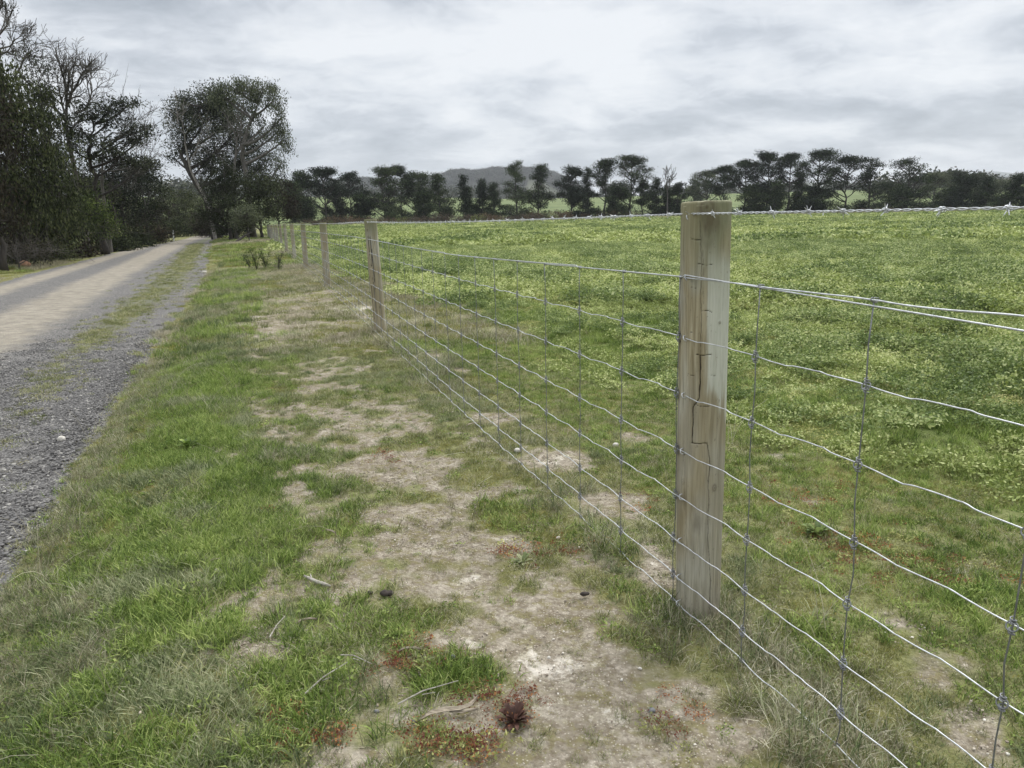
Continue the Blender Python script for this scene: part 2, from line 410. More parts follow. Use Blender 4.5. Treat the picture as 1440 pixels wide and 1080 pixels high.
def ground_material():
    mt, n, l, b = base_mat('ground_soil_and_turf')
    geo = N(n, 'ShaderNodeNewGeometry'); P = geo.outputs['Position']

    def noise(scale, detail=4, rough=.55, off=None):
        t = N(n, 'ShaderNodeTexNoise'); t.inputs['Scale'].default_value = scale; t.inputs['Detail'].default_value = detail; t.inputs['Roughness'].default_value = rough
        if off:
            mp = N(n, 'ShaderNodeMapping'); mp.inputs['Location'].default_value = off; l.new(P, mp.inputs[0]); l.new(mp.outputs[0], t.inputs['Vector'])
        else: l.new(P, t.inputs['Vector'])
        return t.outputs[0]

    def attr(nm):
        a = N(n, 'ShaderNodeAttribute'); a.attribute_name = nm; return a.outputs['Fac']
    n_f = noise(45, 5, .65); n_m = noise(6, 5, .6); n_l = noise(.7, 4); n_g = noise(160, 3, .6)
    # soil: grey-brown with pale quartz grit
    n_s = noise(17, 6, .7, (3, 1, 0)); soil = ramp(n, l, n_m, [(0.3, (0.155, 0.132, 0.094)), (0.5, (0.262, 0.228, 0.172)), (0.7, (0.372, 0.334, 0.266))])
    soil = mixc(n, l, maprange(n, l, n_s, .48, .60, 0, .8), soil, mixc(n, l, n_f, (0.140, 0.125, 0.050), (0.215, 0.190, 0.085)))
    soil = mixc(n, l, maprange(n, l, n_s, .46, .34, 0, .65), soil, (0.42, 0.37, 0.30))
    soil2 = mixc(n, l, maprange(n, l, n_f, .35, .7, 0, .7), soil, (0.11, 0.083, 0.055))
    vor = N(n, 'ShaderNodeTexVoronoi'); vor.inputs['Scale'].default_value = 120; l.new(P, vor.inputs['Vector'])
    spk = maprange(n, l, vor.outputs['Distance'], .32, .2)
    vc = N(n, 'ShaderNodeSeparateColor'); l.new(vor.outputs['Color'], vc.inputs[0])
    spk = math_node(n, l, 'MULTIPLY', spk, maprange(n, l, vc.outputs[0], .45, .6))
    soil3 = mixc(n, l, math_node(n, l, 'MULTIPLY', spk, .55), soil2, (0.50, 0.45, 0.37))
    white = maprange(n, l, math_node(n, l, 'MULTIPLY_ADD', attr('pale'), .75, math_node(n, l, 'MULTIPLY', math_node(n, l, 'SUBTRACT', n_s, .5), 2.2)), .25, .7)
    soil3 = mixc(n, l, math_node(n, l, 'MULTIPLY', math_node(n, l, 'MULTIPLY', white, maprange(n, l, attr('pale'), .02, .3)), .85), soil3, mixc(n, l, n_f, (0.46, 0.41, 0.34), (0.66, 0.61, 0.54)))
    # turf floor between the blades
    turf = ramp(n, l, n_f, [(0.25, (0.085, 0.092, 0.036)), (0.5, (0.165, 0.170, 0.070)), (0.75, (0.265, 0.250, 0.135))])
    mossc = ramp(n, l, n_m, [(0.35, (0.105, 0.095, 0.040)), (0.6, (0.155, 0.148, 0.045)), (0.7, (0.21, 0.16, 0.06))])
    turf = mixc(n, l, maprange(n, l, n_l, .4, .65), turf, mossc)
    bare = maprange(n, l, math_node(n, l, 'ADD', attr('bare'), math_node(n, l, 'MULTIPLY', math_node(n, l, 'SUBTRACT', n_m, .5), 1.1)), .32, .68)
    verge = mixc(n, l, bare, turf, soil3)
    # paddock floor
    n_p = noise(1.6, 5, .6, (5, 3, 0)); n_p2 = noise(.12, 3, .6)
    pad = ramp(n, l, n_p, [(0.28, (0.055, 0.080, 0.024)), (0.5, (0.125, 0.155, 0.046)), (0.72, (0.215, 0.235, 0.085))])
    far_pad = ramp(n, l, n_p2, [(0.3, (0.085, 0.115, 0.045)), (0.7, (0.145, 0.170, 0.068))])
    pad = mixc(n, l, attr('far'), pad, far_pad)
    col = mixc(n, l, attr('field'), verge, pad)
    # road
    vg = N(n, 'ShaderNodeTexVoronoi'); vg.inputs['Scale'].default_value = 75; l.new(P, vg.inputs['Vector'])
    vgc = N(n, 'ShaderNodeSeparateColor'); l.new(vg.outputs['Color'], vgc.inputs[0])
    grav = ramp(n, l, vgc.outputs[1], [(0.0, (0.070, 0.066, 0.064)), (0.55, (0.155, 0.148, 0.140)), (1.0, (0.31, 0.295, 0.27))])
    grav = mixc(n, l, maprange(n, l, vg.outputs['Distance'], .35, .6, 0, .5), grav, (0.05, 0.046, 0.042))
    tanc = ramp(n, l, n_m, [(0.3, (0.175, 0.155, 0.122)), (0.6, (0.275, 0.245, 0.195)), (0.8, (0.385, 0.345, 0.28))])
    tanc = mixc(n, l, maprange(n, l, vgc.outputs[0], .72, .95, 0, .55), tanc, (0.15, 0.14, 0.13))
    tn = maprange(n, l, math_node(n, l, 'ADD', attr('tan'), math_node(n, l, 'MULTIPLY', math_node(n, l, 'SUBTRACT', noise(2.2, 5, .65), .5), .9)), .2, .8)
    road = mixc(n, l, tn, grav, tanc)
    rg = maprange(n, l, math_node(n, l, 'ADD', attr('strip'), math_node(n, l, 'MULTIPLY', math_node(n, l, 'SUBTRACT', noise(9, 5, .65), .5), 1.6)), .35, .8)
    road = mixc(n, l, math_node(n, l, 'MULTIPLY', rg, .65), road, (0.115, 0.120, 0.06))
    rm = maprange(n, l, math_node(n, l, 'ADD', attr('road'), math_node(n, l, 'MULTIPLY', math_node(n, l, 'SUBTRACT', n_m, .5), .6)), .4, .6)
    col = mixc(n, l, rm, col, road)
    l.new(col, b.inputs['Base Color']); b.inputs['Roughness'].default_value = .95; b.inputs['Specular IOR Level'].default_value = .15
    bp = N(n, 'ShaderNodeBump'); bp.inputs['Strength'].default_value = .8; bp.inputs['Distance'].default_value = .012
    hh = math_node(n, l, 'ADD', math_node(n, l, 'ADD', n_f, math_node(n, l, 'MULTIPLY', n_g, .4)), math_node(n, l, 'MULTIPLY', vg.outputs['Distance'], -.7))
    l.new(hh, bp.inputs['Height']); l.new(bp.outputs[0], b.inputs['Normal'])
    return mt


# ------------------------------------------------------------------ zones shared by the ground sheet and the plants
def px_blobs(lst):
    out = []
    for cx, cy, rx, ry, s in lst:
        a = gnd(cx, cy); b = gnd(cx + rx, cy); c = gnd(cx, cy - ry); d = gnd(cx, cy + ry)
        out.append((a[0], a[1], max(.03, abs(b[0] - a[0])), max(.03, (np.hypot(*(c - d)[:2])) / 2), s))
    return out


BARE = px_blobs([(405, 450, 75, 25, .8), (440, 420, 50, 12, .8), (330, 500, 40, 12, .4), (470, 520, 50, 20, .5), (540, 600, 60, 26, .5), (560, 660, 70, 30, .7), (600, 735, 90, 50, .9),
                 (670, 800, 130, 50, .9), (740, 870, 120, 50, .9), (820, 950, 130, 60, .95), (930, 1050, 180, 50, .9), (700, 700, 90, 30, .5),
                 (470, 700, 50, 20, .4), (380, 760, 50, 16, .45), (235, 975, 45, 50, .95), (320, 855, 60, 16, .8), (375, 870, 30, 40, .6), (285, 640, 40, 10, .6), (440, 610, 60, 12, .4),
                 (350, 930, 24, 40, .5), (250, 770, 30, 12, .5), (200, 800, 20, 8, .4), (620, 900, 50, 20, .3), (420, 560, 40, 10, .4), (700, 1060, 80, 30, .6),
                 (780, 650, 45, 18, .95), (700, 585, 50, 12, .7), (860, 715, 50, 20, .8), (925, 790, 25, 35, .9), (1130, 700, 30, 12, .6), (1180, 790, 60, 24, .7),
                 (1240, 860, 60, 25, .8), (1320, 940, 80, 35, .9), (1400, 1030, 90, 50, .95), (1090, 640, 40, 8, .6), (1300, 720, 60, 10, .5), (890, 615, 30, 8, .5), (520, 436, 40, 7, .9),
                 (620, 470, 40, 7, .6), (640, 520, 30, 8, .4), (1350, 790, 60, 10, .4)])
PALE = px_blobs([(500, 433, 22, 5, 1.0), (560, 441, 20, 3, .8), (660, 512, 16, 3, .6), (780, 650, 34, 12, .6), (925, 790, 20, 30, .6), (660, 815, 26, 8, .6), (775, 935, 60, 26, .75),
                 (560, 460, 14, 3, .5), (585, 470, 10, 2, .5), (780, 1000, 30, 18, .6), (240, 985, 30, 34, .6), (360, 445, 20, 3, .5), (1380, 1000, 60, 30, .4), (620, 1000, 20, 10, .3), (860, 1010, 40, 20, .5), (545, 560, 14, 4, .5), (660, 900, 30, 9, .5)])
LUSHB = px_blobs([(640, 955, 60, 45, 1), (330, 610, 40, 12, 1), (400, 950, 60, 40, .8), (430, 1030, 70, 50, 1), (90, 1000, 120, 80, .5), (120, 700, 60, 60, .6), (340, 885, 50, 30, .8),
                  (450, 880, 70, 40, .6), (620, 520, 40, 14, .7), (600, 490, 60, 10, .6), (850, 765, 50, 30, .8), (720, 720, 60, 30, .6), (700, 845, 40, 10, .7), (890, 860, 60, 40, .6), (560, 600, 30, 8, .5),
                  (1380, 850, 70, 30, .8), (1150, 900, 60, 40, .6), (420, 720, 60, 40, .5), (490, 810, 50, 20, .5), (380, 690, 40, 30, .5), (520, 550, 60, 15, .5)])
DRYB = px_blobs([(965, 870, 50, 22, 1), (1020, 875, 40, 24, 1), (1080, 930, 60, 40, 1), (1010, 900, 70, 40, 1), (1110, 980, 80, 60, 1), (1150, 1050, 70, 50, 1), (900, 880, 40, 30, .7), (620, 515, 30, 25, .8), (790, 700, 60, 20, .6), (860, 775, 50, 20, .7),
                 (110, 860, 40, 18, .8), (130, 920, 40, 24, .8), (90, 1010, 40, 22, .5), (520, 960, 60, 30, .8), (500, 1020, 50, 40, .6), (400, 640, 60, 15, .5), (340, 580, 80, 12, .6),
                 (590, 700, 40, 12, .3), (60, 700, 30, 30, .5), (170, 590, 30, 60, .6), (240, 480, 12, 40, .5), (560, 930, 60, 20, .5), (1370, 820, 40, 20, .3)])


def blob(lst, x, y):
    v = np.zeros_like(np.asarray(x, float))
    for cx, cy, rx, ry, s in lst:
        q = ((x - cx) / rx) ** 2 + ((y - cy) / ry) ** 2
        v = np.maximum(v, s * np.exp(-q * .8))
    return v


def zones(x, y):
    x = np.asarray(x, float); y = np.asarray(y, float)
    Z = {}
    r = np.hypot(x, y); u, v = road_uv(x, y); e = road_edge(v); w = fence_w(x, y)
    wig = (fbm(x * 1.7, y * 1.7, 21) - .5) * .35 + (fbm(x * .3, y * .3, 22) - .5) * .3
    left = -5.35 + wig * 1.6 + 2.0 * sst(42, 88, v)
    Z['road'] = (1 - sst(-.12, .10, u - e - wig * .6)) * sst(left - .35, left + .25, u) * (1 - sst(190, 220, v))
    t1 = np.exp(-((u + 2.75 + wig * .3) / .62) ** 2); t2 = np.exp(-((u + 4.65 + wig * .3) / .5) ** 2)
    Z['tan'] = np.clip(np.maximum(t1, t2 * .9) * (0.75 + .5 * fbm(x * .5, y * .25, 23)) + .28 * sst(25, 70, v), 0, 1)
    Z['strip'] = np.exp(-((u + 1.45 - .35 * sst(9, 22, v) + .3 * wig) / (.24 + .26 * sst(8, 22, v))) ** 2) * (.12 + .80 * sst(4.5, 12, v))
    Z['edge'] = u - e
    b = blob(BARE, x, y)
    pn = fbm(x * 1.9, y * 1.9, 31); pn2 = fbm(x * 6, y * 6, 33)
    b = np.clip(b * 1.05 + .06 + (pn - .5) * .9 + (pn2 - .5) * 1.5 - .25 * (w > .3), 0, 1) * (r < 14) + (r >= 14) * np.clip((pn - .35) * 1.2, 0, .6)
    mid = np.exp(-((w + 1.2 - .02 * v) / .7) ** 2)
    b = np.clip(b + .42 * mid * (pn2 - .05), 0, 1)
    b = b * sst(.35, 1.1, u - e + .35 * (r > 12))
    Z['bare'] = b
    Z['pale'] = blob(PALE, x, y)
    # paddock cover starts a ragged metre or two past the fence
    start = 1.25 + 1.3 * (fbm(x * .9, y * .9, 41) - .5) + .4 * (1 - sst(0, 2, fence_s(x, y))) - .7 * sst(6, 20, fence_s(x, y))
    Z['field'] = sst(start - .25, start + .35, w)
    # everything beyond the road's trees and the far hedge is pasture too
    Z['field'] = np.maximum(Z['field'], sst(175, 200, r))
    Z['far'] = sst(170, 210, r)
    Z['worn'] = np.exp(-(((x - 15.5) / 7.0) ** 2 + ((y - 26) / 4.5) ** 2)) + .9 * np.exp(-(((x - 42) / 30.0) ** 2 + ((y - 74) / 9.0) ** 2))
    Z['lush'] = np.maximum(blob(LUSHB, x, y), np.exp(-((u - e - .70) / .6) ** 2) * (.65 + .6 * pn))
    Z['dryb'] = np.maximum(np.maximum(blob(DRYB, x, y), np.exp(-((u - e - .08) / .14) ** 2) * .8), np.exp(-(w / .16) ** 2) * (.15 + .5 * pn))
    Z['w'] = w; Z['u'] = u; Z['v'] = v; Z['r'] = r
    return Z


def build_ground():
    rings = [0.0] + list(np.geomspace(.5, 130, 560)) + list(np.geomspace(132, 6600, 90))
    rings = np.array(rings)
    # fine angular steps ahead, coarse behind
    az = np.concatenate([np.radians(np.linspace(-62, 62, 520)), np.radians(np.linspace(62, 298, 70))[1:-1]])
    R, A = np.meshgrid(rings[1:], az, indexing='ij')
    X = R * np.sin(A); Y = R * np.cos(A)
    x = np.concatenate([[0], X.ravel()]); y = np.concatenate([[0], Y.ravel()])
    z = height(x, y)
    Zn = zones(x, y)
    micro = (1 - sst(4, 12, Zn['r'])) * (.012 * (fbm(x * 22, y * 22, 51) - .5) + .02 * (fbm(x * 9, y * 9, 52) - .5)) * (1 - .5 * Zn['road'])
    z = z + micro
    nr, na = R.shape
    i = np.arange(nr - 1)[:, None] * na + 1; j = np.arange(na)[None, :]; j2 = (j + 1) % na
    Q = np.stack([i + j, i + na + j, i + na + j2, i + j2], -1).reshape(-1, 4)
    T = np.stack([np.zeros(na, int), 1 + np.arange(na), 1 + (np.arange(na) + 1) % na], -1)
    me = new_mesh('ground', np.stack([x, y, z], 1), Q, T, True, [ground_material()])
    for k in ('road', 'tan', 'strip', 'bare', 'pale', 'field', 'far'):
        a = me.attributes.new(k, 'FLOAT', 'POINT'); a.data.foreach_set('value', Zn[k].astype(np.float32))
    o = link('ground', me); tag(o, kind='structure')
    return o


build_ground()

# ------------------------------------------------------------------ small ground plants
def blades(rng, n, rad, Lr, wr, lean=.5, curl=.6, clumps=1, mb=None, thin=1.0):
    mb = mb or MB()
    if clumps > 1:
        cc = rng.uniform(-rad, rad, (clumps, 2)); k = rng.integers(0, clumps, n)
        base = cc[k] + rng.normal(size=(n, 2)) * rad * .16; lh = np.clip(rng.normal(1, .25, clumps), .5, 1.6)[k]
    else:
        base = rng.normal(size=(n, 2)) * rad * .5; lh = np.ones(n)
    th = rng.uniform(0, 2 * math.pi, n)
    L = rng.uniform(*Lr, n) * lh; W = rng.uniform(*wr, n)
    ln = np.abs(rng.normal(0, lean, n)); dirx, diry = np.cos(th), np.sin(th)
    def pt(t):
        a = ln + curl * t * rng_curl
        hx = L * t * np.sin(a * .8); hz = L * t * np.cos(np.minimum(a * .8, 1.45))
        return np.stack([base[:, 0] + hx * dirx, base[:, 1] + hx * diry, hz - .004], 1)
    rng_curl = rng.uniform(.2, 1.5, n)
    fa = rng.uniform(0, 2 * math.pi, n); side = np.stack([np.cos(fa), np.sin(fa), np.zeros(n)], 1) * W[:, None] / 2
    p0, p1, p2 = pt(0.0), pt(.5), pt(1.0)
    V = np.stack([p0 - side, p0 + side, p1 + side * .8, p1 - side * .8, p2], 1).reshape(-1, 3)
    i = np.arange(n)[:, None] * 5
    mb.add(V, i + np.array([[0, 1, 2, 3]]), i + np.array([[3, 2, 4]]))
    return mb


def leafpatch(rng, n, rad, L, hgt, mb=None, bumps=6, upn=.45):
    mb = mb or MB()
    xy = rng.uniform(-rad, rad, (n, 2)); q = np.hypot(xy[:, 0], xy[:, 1]) < rad * 1.05; xy = xy[q]
    bc = rng.uniform(-rad, rad, (bumps, 2)); bh = rng.uniform(.3, 1, bumps)
    d = np.min(np.hypot(xy[:, None, 0] - bc[None, :, 0], xy[:, None, 1] - bc[None, :, 1]) / (rad * .45) + (1 - bh[None]) * .4, axis=1)
    z = hgt * (.25 + .75 * np.exp(-d * d)) * rng.uniform(.55, 1.05, len(xy))
    mb.leaves(np.column_stack([xy, z]), L, L * .62, rng, up=upn)
    return mb


def pebble(rng, r, flat=.6, mb=None, c=(0, 0, 0), sub=1):
    import bmesh
    bm = bmesh.new(); bmesh.ops.create_icosphere(bm, subdivisions=sub, radius=r)
    off = rng.uniform(.65, 1.2, len(bm.verts)) if sub < 2 else None
    V = np.array([v.co[:] for v in bm.verts]); T = np.array([[v.index for v in f.verts] for f in bm.faces]); bm.free()
    if off is not None: V *= off[:, None]
    else:
        V = V * (1 + .22 * (fbm(V[:, 0] / r * 1.7 + 5, V[:, 1] / r * 1.7 + V[:, 2] / r, int(rng.integers(50))) - .5)[:, None] * 2)
    V *= np.array([rng.uniform(.8, 1.3), rng.uniform(.7, 1.0), flat])
    mb = mb or MB(); mb.add(V + np.array(c), None, T)
    return mb


def proto_collection(name, meshes):
    c = bpy.data.collections.new(name)
    for i, me in enumerate(meshes):
        o = bpy.data.objects.new('%s_%02d' % (name, i), me); c.objects.link(o)
    return c


def scatter(name, protos, x, y, idx, scl, rot=None, zoff=0.0, z=None, tilt=.0, rng=None, label=None):
    n = len(x)
    if z is None: z = height(x, y) + zoff
    me = bpy.data.meshes.new(name); me.vertices.add(n); me.vertices.foreach_set('co', np.stack([x, y, z], 1).astype(np.float32).ravel())
    a = me.attributes.new('idx', 'INT', 'POINT'); a.data.foreach_set('value', np.asarray(idx, np.int32))
    a = me.attributes.new('scl', 'FLOAT', 'POINT'); a.data.foreach_set('value', np.asarray(scl, np.float32))
    rt = np.zeros((n, 3), np.float32); rt[:, 2] = rng.uniform(0, 6.283, n) if rot is None else rot
    rt[:, 0] = rng.normal(0, 1, n) * tilt; rt[:, 1] = rng.normal(0, 1, n) * tilt
    a = me.attributes.new('rot', 'FLOAT_VECTOR', 'POINT'); a.data.foreach_set('vector', rt.ravel())
    o = link(name, me); tag(o, label, kind='stuff')
    col = proto_collection(name + '_source', protos)
    ng = bpy.data.node_groups.new(name + '_nodes', 'GeometryNodeTree')
    ng.interface.new_socket('Geometry', in_out='INPUT', socket_type='NodeSocketGeometry'); ng.interface.new_socket('Geometry', in_out='OUTPUT', socket_type='NodeSocketGeometry')
    nn, ll = ng.nodes, ng.links
    gi = nn.new('NodeGroupInput'); go = nn.new('NodeGroupOutput')
    ci = nn.new('GeometryNodeCollectionInfo'); ci.inputs['Collection'].default_value = col; ci.inputs['Separate Children'].default_value = True; ci.inputs['Reset Children'].default_value = True
    ip = nn.new('GeometryNodeInstanceOnPoints'); ip.inputs['Pick Instance'].default_value = True

    def na(nm, dt):
        q = nn.new('GeometryNodeInputNamedAttribute'); q.data_type = dt; q.inputs[0].default_value = nm; return q.outputs[0]
    ll.new(gi.outputs[0], ip.inputs['Points']); ll.new(ci.outputs[0], ip.inputs['Instance'])
    ll.new(na('idx', 'INT'), ip.inputs['Instance Index'])
    e2r = nn.new('FunctionNodeEulerToRotation'); ll.new(na('rot', 'FLOAT_VECTOR'), e2r.inputs[0]); ll.new(e2r.outputs[0], ip.inputs['Rotation'])
    ll.new(na('scl', 'FLOAT'), ip.inputs['Scale']); ll.new(ip.outputs[0], go.inputs[0])
    md = o.modifiers.new('scatter', 'NODES'); md.node_group = ng
    return o


def area_points(rng, n, r0, r1, a0, a1):
    """uniform over the sector"""
    r = np.sqrt(rng.uniform(r0 * r0, r1 * r1, n)); a = np.radians(rng.uniform(a0, a1, n))
    return r * np.sin(a), r * np.cos(a)


def micro_h(x, y, Z):
    return height(x, y) + (1 - sst(4, 12, Z['r'])) * (.012 * (fbm(x * 22, y * 22, 51) - .5) + .02 * (fbm(x * 9, y * 9, 52) - .5)) * (1 - .5 * Z['road'])


def grasses():
    rng = np.random.default_rng(7)
    # --- prototypes: 0-2 green, 3-4 lush, 5-6 blue-green, 7-9 dry, 10-11 moss/turf, 12 leafy weed, 13 mixed
    P = []
    for k in range(3): P.append(blades(rng, 46, .055, (.012, .040), (.0018, .0036), .8).mesh('g', M['blade']))
    for k in range(2): P.append(blades(rng, 56, .05, (.022, .066), (.0022, .0042), .6).mesh('g', M['blade_lush']))
    for k in range(2): P.append(blades(rng, 52, .05, (.018, .058), (.0020, .0038), .7).mesh('g', M['blade_blue']))
    for k in range(3):
        mb = MB(); blades(rng, 44, .045, (.02, .10), (.0010, .0024), .85, 1.0, mb=mb); mb.mi = 1; blades(rng, 14, .04, (.04, .10), (.002, .003), .4, mb=mb)
        P.append(mb.mesh('g', [M['dry'], M['blade_blue']]))
    for k in range(2): P.append(blades(rng, 110, .07, (.008, .026), (.0015, .003), .8).mesh('g', M['moss']))
    mb = MB(); leafpatch(rng, 60, .05, .012, .025, mb); P.append(mb.mesh('g', M['blade_lush']))
    mb = MB(); blades(rng, 50, .055, (.02, .06), (.0018, .003), .8, mb=mb); mb.mi = 1; blades(rng, 30, .055, (.03, .09), (.001, .002), .9, 1.2, mb=mb)
    P.append(mb.mesh('g', [M['blade'], M['dry']]))
    P.append(blades(rng, 90, .07, (.01, .035), (.0012, .0024), 1.1, .9).mesh('g', M['dry']))      # 14 flat straw
    # near verge, both sides of the fence
    n = 76000
    x, y = area_points(rng, n, .75, 7.5, -56, 52)
    Z = zones(x, y); pn = fbm(x * 3.3, y * 3.3, 61); pn3 = fbm(x * 1.1, y * 1.1, 63)
    bare = np.clip(Z['bare'], 0, 1); bare = sst(.22, .72, bare)
    dens = (1 - .80 * bare) * sst(-.06, .12, Z['edge']) * (1 - Z['field'] * .75)
    dens = np.maximum(dens, .75 * Z['lush'] * sst(.05, .25, Z['edge']) * (1 - Z['field'] * .8)); dens = np.maximum(dens, .7 * Z['dryb'] * sst(-.1, .0, Z['edge']) * (1 - Z['field']))
    keep = rng.random(n) < dens * np.clip(.35 + 1.2 * pn, .2, 1)
    x, y = x[keep], y[keep]; Z = {k: v[keep] for k, v in Z.items()}; pn = pn[keep]; pn3 = pn3[keep]; bare = bare[keep]; n = len(x)
    q = rng.random(n); idx = np.where(q < .30, rng.integers(0, 3, n), np.where(q < .70, 13, np.where(q < .86, 14, rng.integers(10, 12, n))))
    idx = np.where((pn3 > .55) & (rng.random(n) < .6), rng.integers(10, 12, n), idx)
    idx = np.where((pn3 < .42) & (rng.random(n) < .5), rng.integers(5, 7, n), idx)
    idx = np.where(rng.random(n) < Z['lush'] * 1.1 - .15, np.where(pn > .40, rng.integers(3, 5, n), rng.integers(5, 7, n)), idx)
    idx = np.where(rng.random(n) < Z['dryb'] * .85 - .1, rng.integers(7, 10, n), idx)
    idx = np.where((Z['w'] > .35) & (rng.random(n) < .35), rng.integers(3, 5, n), idx)
    idx = np.where(rng.random(n) < .06, 12, idx)
    idx = np.where(rng.random(n) < bare * .45, np.where(pn > .5, 14, 13), idx)
    scl = rng.uniform(.5, 1.1, n) * np.where(bare > .4, .6, 1) * (.75 + .4 * Z['lush'])
    scl = np.where((idx >= 7) & (idx <= 9), scl * rng.uniform(.7, 1.2, n) * (1 + .35 * (np.abs(Z['w']) < .3)), scl)
    scatter('verge_grass', P, x, y, idx, scl, z=micro_h(x, y, Z), tilt=.12, rng=rng, label='short green and straw coloured grass tufts on the verge beside the fence')
    # mid distance
    PM = []
    for k in range(3): PM.append(blades(rng, 420, .20, (.02, .06), (.003, .005), .7, clumps=14).mesh('g', M['blade']))
    for k in range(2): PM.append(blades(rng, 420, .20, (.035, .10), (.003, .005), .5, clumps=10).mesh('g', M['blade_lush']))
    PM.append(blades(rng, 420, .20, (.03, .08), (.003, .005), .6, clumps=12).mesh('g', M['blade_blue']))
    for k in range(2): PM.append(blades(rng, 360, .20, (.025, .11), (.002, .0036), .8, 1.0, clumps=12).mesh('g', M['dry']))
    PM.append(blades(rng, 600, .22, (.012, .035), (.003, .005), .9, clumps=20).mesh('g', M['moss']))
    n = 9000
    x, y = area_points(rng, n, 7.2, 22, -52, 8)
    Z = zones(x, y); pn = fbm(x * 1.5, y * 1.5, 71)
    dens = sst(.0, .2, Z['edge']) * (1 - Z['field']) * (1 - .75 * sst(.2, .7, Z['bare']))
    dens = np.maximum(dens, Z['dryb'] * .5 * sst(-.1, .0, Z['edge']) * (1 - Z['field']))
    dens = dens + (Z['u'] < -5.9) * .9
    k = rng.random(n) < dens; x, y = x[k], y[k]; Z = {a: b[k] for a, b in Z.items()}; pn = pn[k]; n = len(x)
    q = rng.random(n); idx = np.where(q < .36, rng.integers(0, 3, n), np.where(q < .58, 8, rng.integers(6, 8, n)))
    idx = np.where(rng.random(n) < Z['lush'] * .7 - .1, np.where(pn > .5, rng.integers(3, 5, n), 5), idx)
    idx = np.where(rng.random(n) < Z['dryb'] * .8, rng.integers(6, 8, n), idx)
    scatter('verge_grass', PM, x, y, idx, rng.uniform(.6, 1.2, n), rng=rng, tilt=.05, label='grass patches further along the verge and road bank')
    # far verge
    n = 9000
    x, y = area_points(rng, n, 21, 95, -50, -12)
    Z = zones(x, y)
    dens = sst(.05, .3, Z['edge']) * (1 - Z['field']) + (Z['u'] < -5.9) * .8 * sst(-40, -10, Z['u'])
    k = rng.random(n) < dens; x, y = x[k], y[k]; n = len(x); pn = fbm(x * .4, y * .4, 73)
    idx = np.where(pn > .56, rng.integers(6, 8, n), np.where(rng.random(n) < .4, 8, rng.integers(0, 6, n)))
    scatter('verge_grass', PM, x, y, idx, rng.uniform(1.2, 2.4, n), rng=rng, tilt=.03, label='distant grass along the road and the fence')
    # grass growing in the road's gravel
    n = 12000
    v = 2.5 * (26.0) ** rng.random(n); u = -1.45 + .35 * sst(9, 22, v) + rng.normal(0, .33, n) * (1 + sst(9, 22, v)); x = u * RN[0] + v * RD[0]; y = u * RN[1] + v * RD[1]
    Z = zones(x, y); k = (rng.random(n) < Z['strip'] * np.clip(fbm(x * 3, y * 3, 77) * 2 - .45, 0, 1) * 1.3); x, y = x[k], y[k]; n = len(x); rr = np.hypot(x, y)
    scatter('road_grass', [P[0], P[1], P[13], P[10], P[14]], x, y, rng.integers(0, 5, n), rng.uniform(.5, .9, n) * (1 + .05 * rr), rng=rng, label='thin low grass growing along the gravel road')
    # --- paddock
    C = []
    for k in range(3): C.append(leafpatch(rng, 300, .13, .020, .11).mesh('c', M['clover']))
    for k in range(2): C.append(leafpatch(rng, 300, .13, .021, .13).mesh('c', M['clover_dark']))
    C.append(leafpatch(rng, 260, .13, .014, .04).mesh('c', M['clover_yel']))
    mb = MB(); blades(rng, 240, .13, (.03, .09), (.002, .0035), .5, clumps=7, mb=mb); C.append(mb.mesh('c', M['blade_lush']))
    mb = MB(); leafpatch(rng, 170, .13, .018, .06, mb); mb.mi = 1; blades(rng, 160, .13, (.03, .09), (.002, .003), .6, clumps=7, mb=mb); C.append(mb.mesh('c', [M['clover'], M['blade']]))
    n = 9500
    x, y = area_points(rng, n, 1.2, 11, -22, 56)
    Z = zones(x, y); pn = fbm(x * 1.2, y * 1.2, 81); pn2 = fbm(x * .8, y * .8, 5)
    k = rng.random(n) < Z['field'] * np.where(Z['w'] < 3, .85, 1); x, y = x[k], y[k]; Z = {a: b[k] for a, b in Z.items()}; pn = pn[k]; pn2 = pn2[k]; n = len(x)
    q = rng.random(n); edge = 1 - sst(1.2, 4.0, Z['w'])
    idx = np.where(q < .6, rng.integers(0, 3, n), 7)
    idx = np.where((pn2 > .53) & (rng.random(n) < .8), rng.integers(3, 5, n), idx)
    idx = np.where((pn > .52) & (rng.random(n) < .25 + .5 * edge), 5, idx)
    idx = np.where((rng.random(n) < .25 * edge + .04) | ((edge > .3) & (pn < .45) & (rng.random(n) < .6)), 6, idx)
    scl = rng.uniform(.6, 1.15, n) * (1.0 + .35 * sst(2, 5, Z['w']) * (pn2 > .5))
    scatter('pasture', C, x, y, idx, scl, z=height(x, y) - .008, rng=rng, tilt=.08, label='leafy pasture of clover and broad leaved weeds in the paddock')
    CM = []
    for k in range(3): CM.append(leafpatch(rng, 420, .30, .040, .18, bumps=7).mesh('c', M['clover']))
    for k in range(2): CM.append(leafpatch(rng, 420, .30, .040, .22, bumps=6).mesh('c', M['clover_dark']))
    CM.append(leafpatch(rng, 380, .30, .03, .08, bumps=9).mesh('c', M['clover_yel']))
    n = 11000
    x, y = area_points(rng, n, 10.5, 34, -22, 50)
    Z = zones(x, y); pn2 = fbm(x * .8, y * .8, 5); pn = fbm(x * .5, y * .5, 83)
    k = rng.random(n) < Z['field'] * (1 - .85 * sst(.3, .8, Z['worn'] + .5 * (pn - .5))); x, y, pn, pn2 = x[k], y[k], pn[k], pn2[k]; n = len(x)
    idx = np.where(pn2 > .54, rng.integers(3, 5, n), np.where((pn > .56) & (rng.random(n) < .4), 5, rng.integers(0, 3, n)))
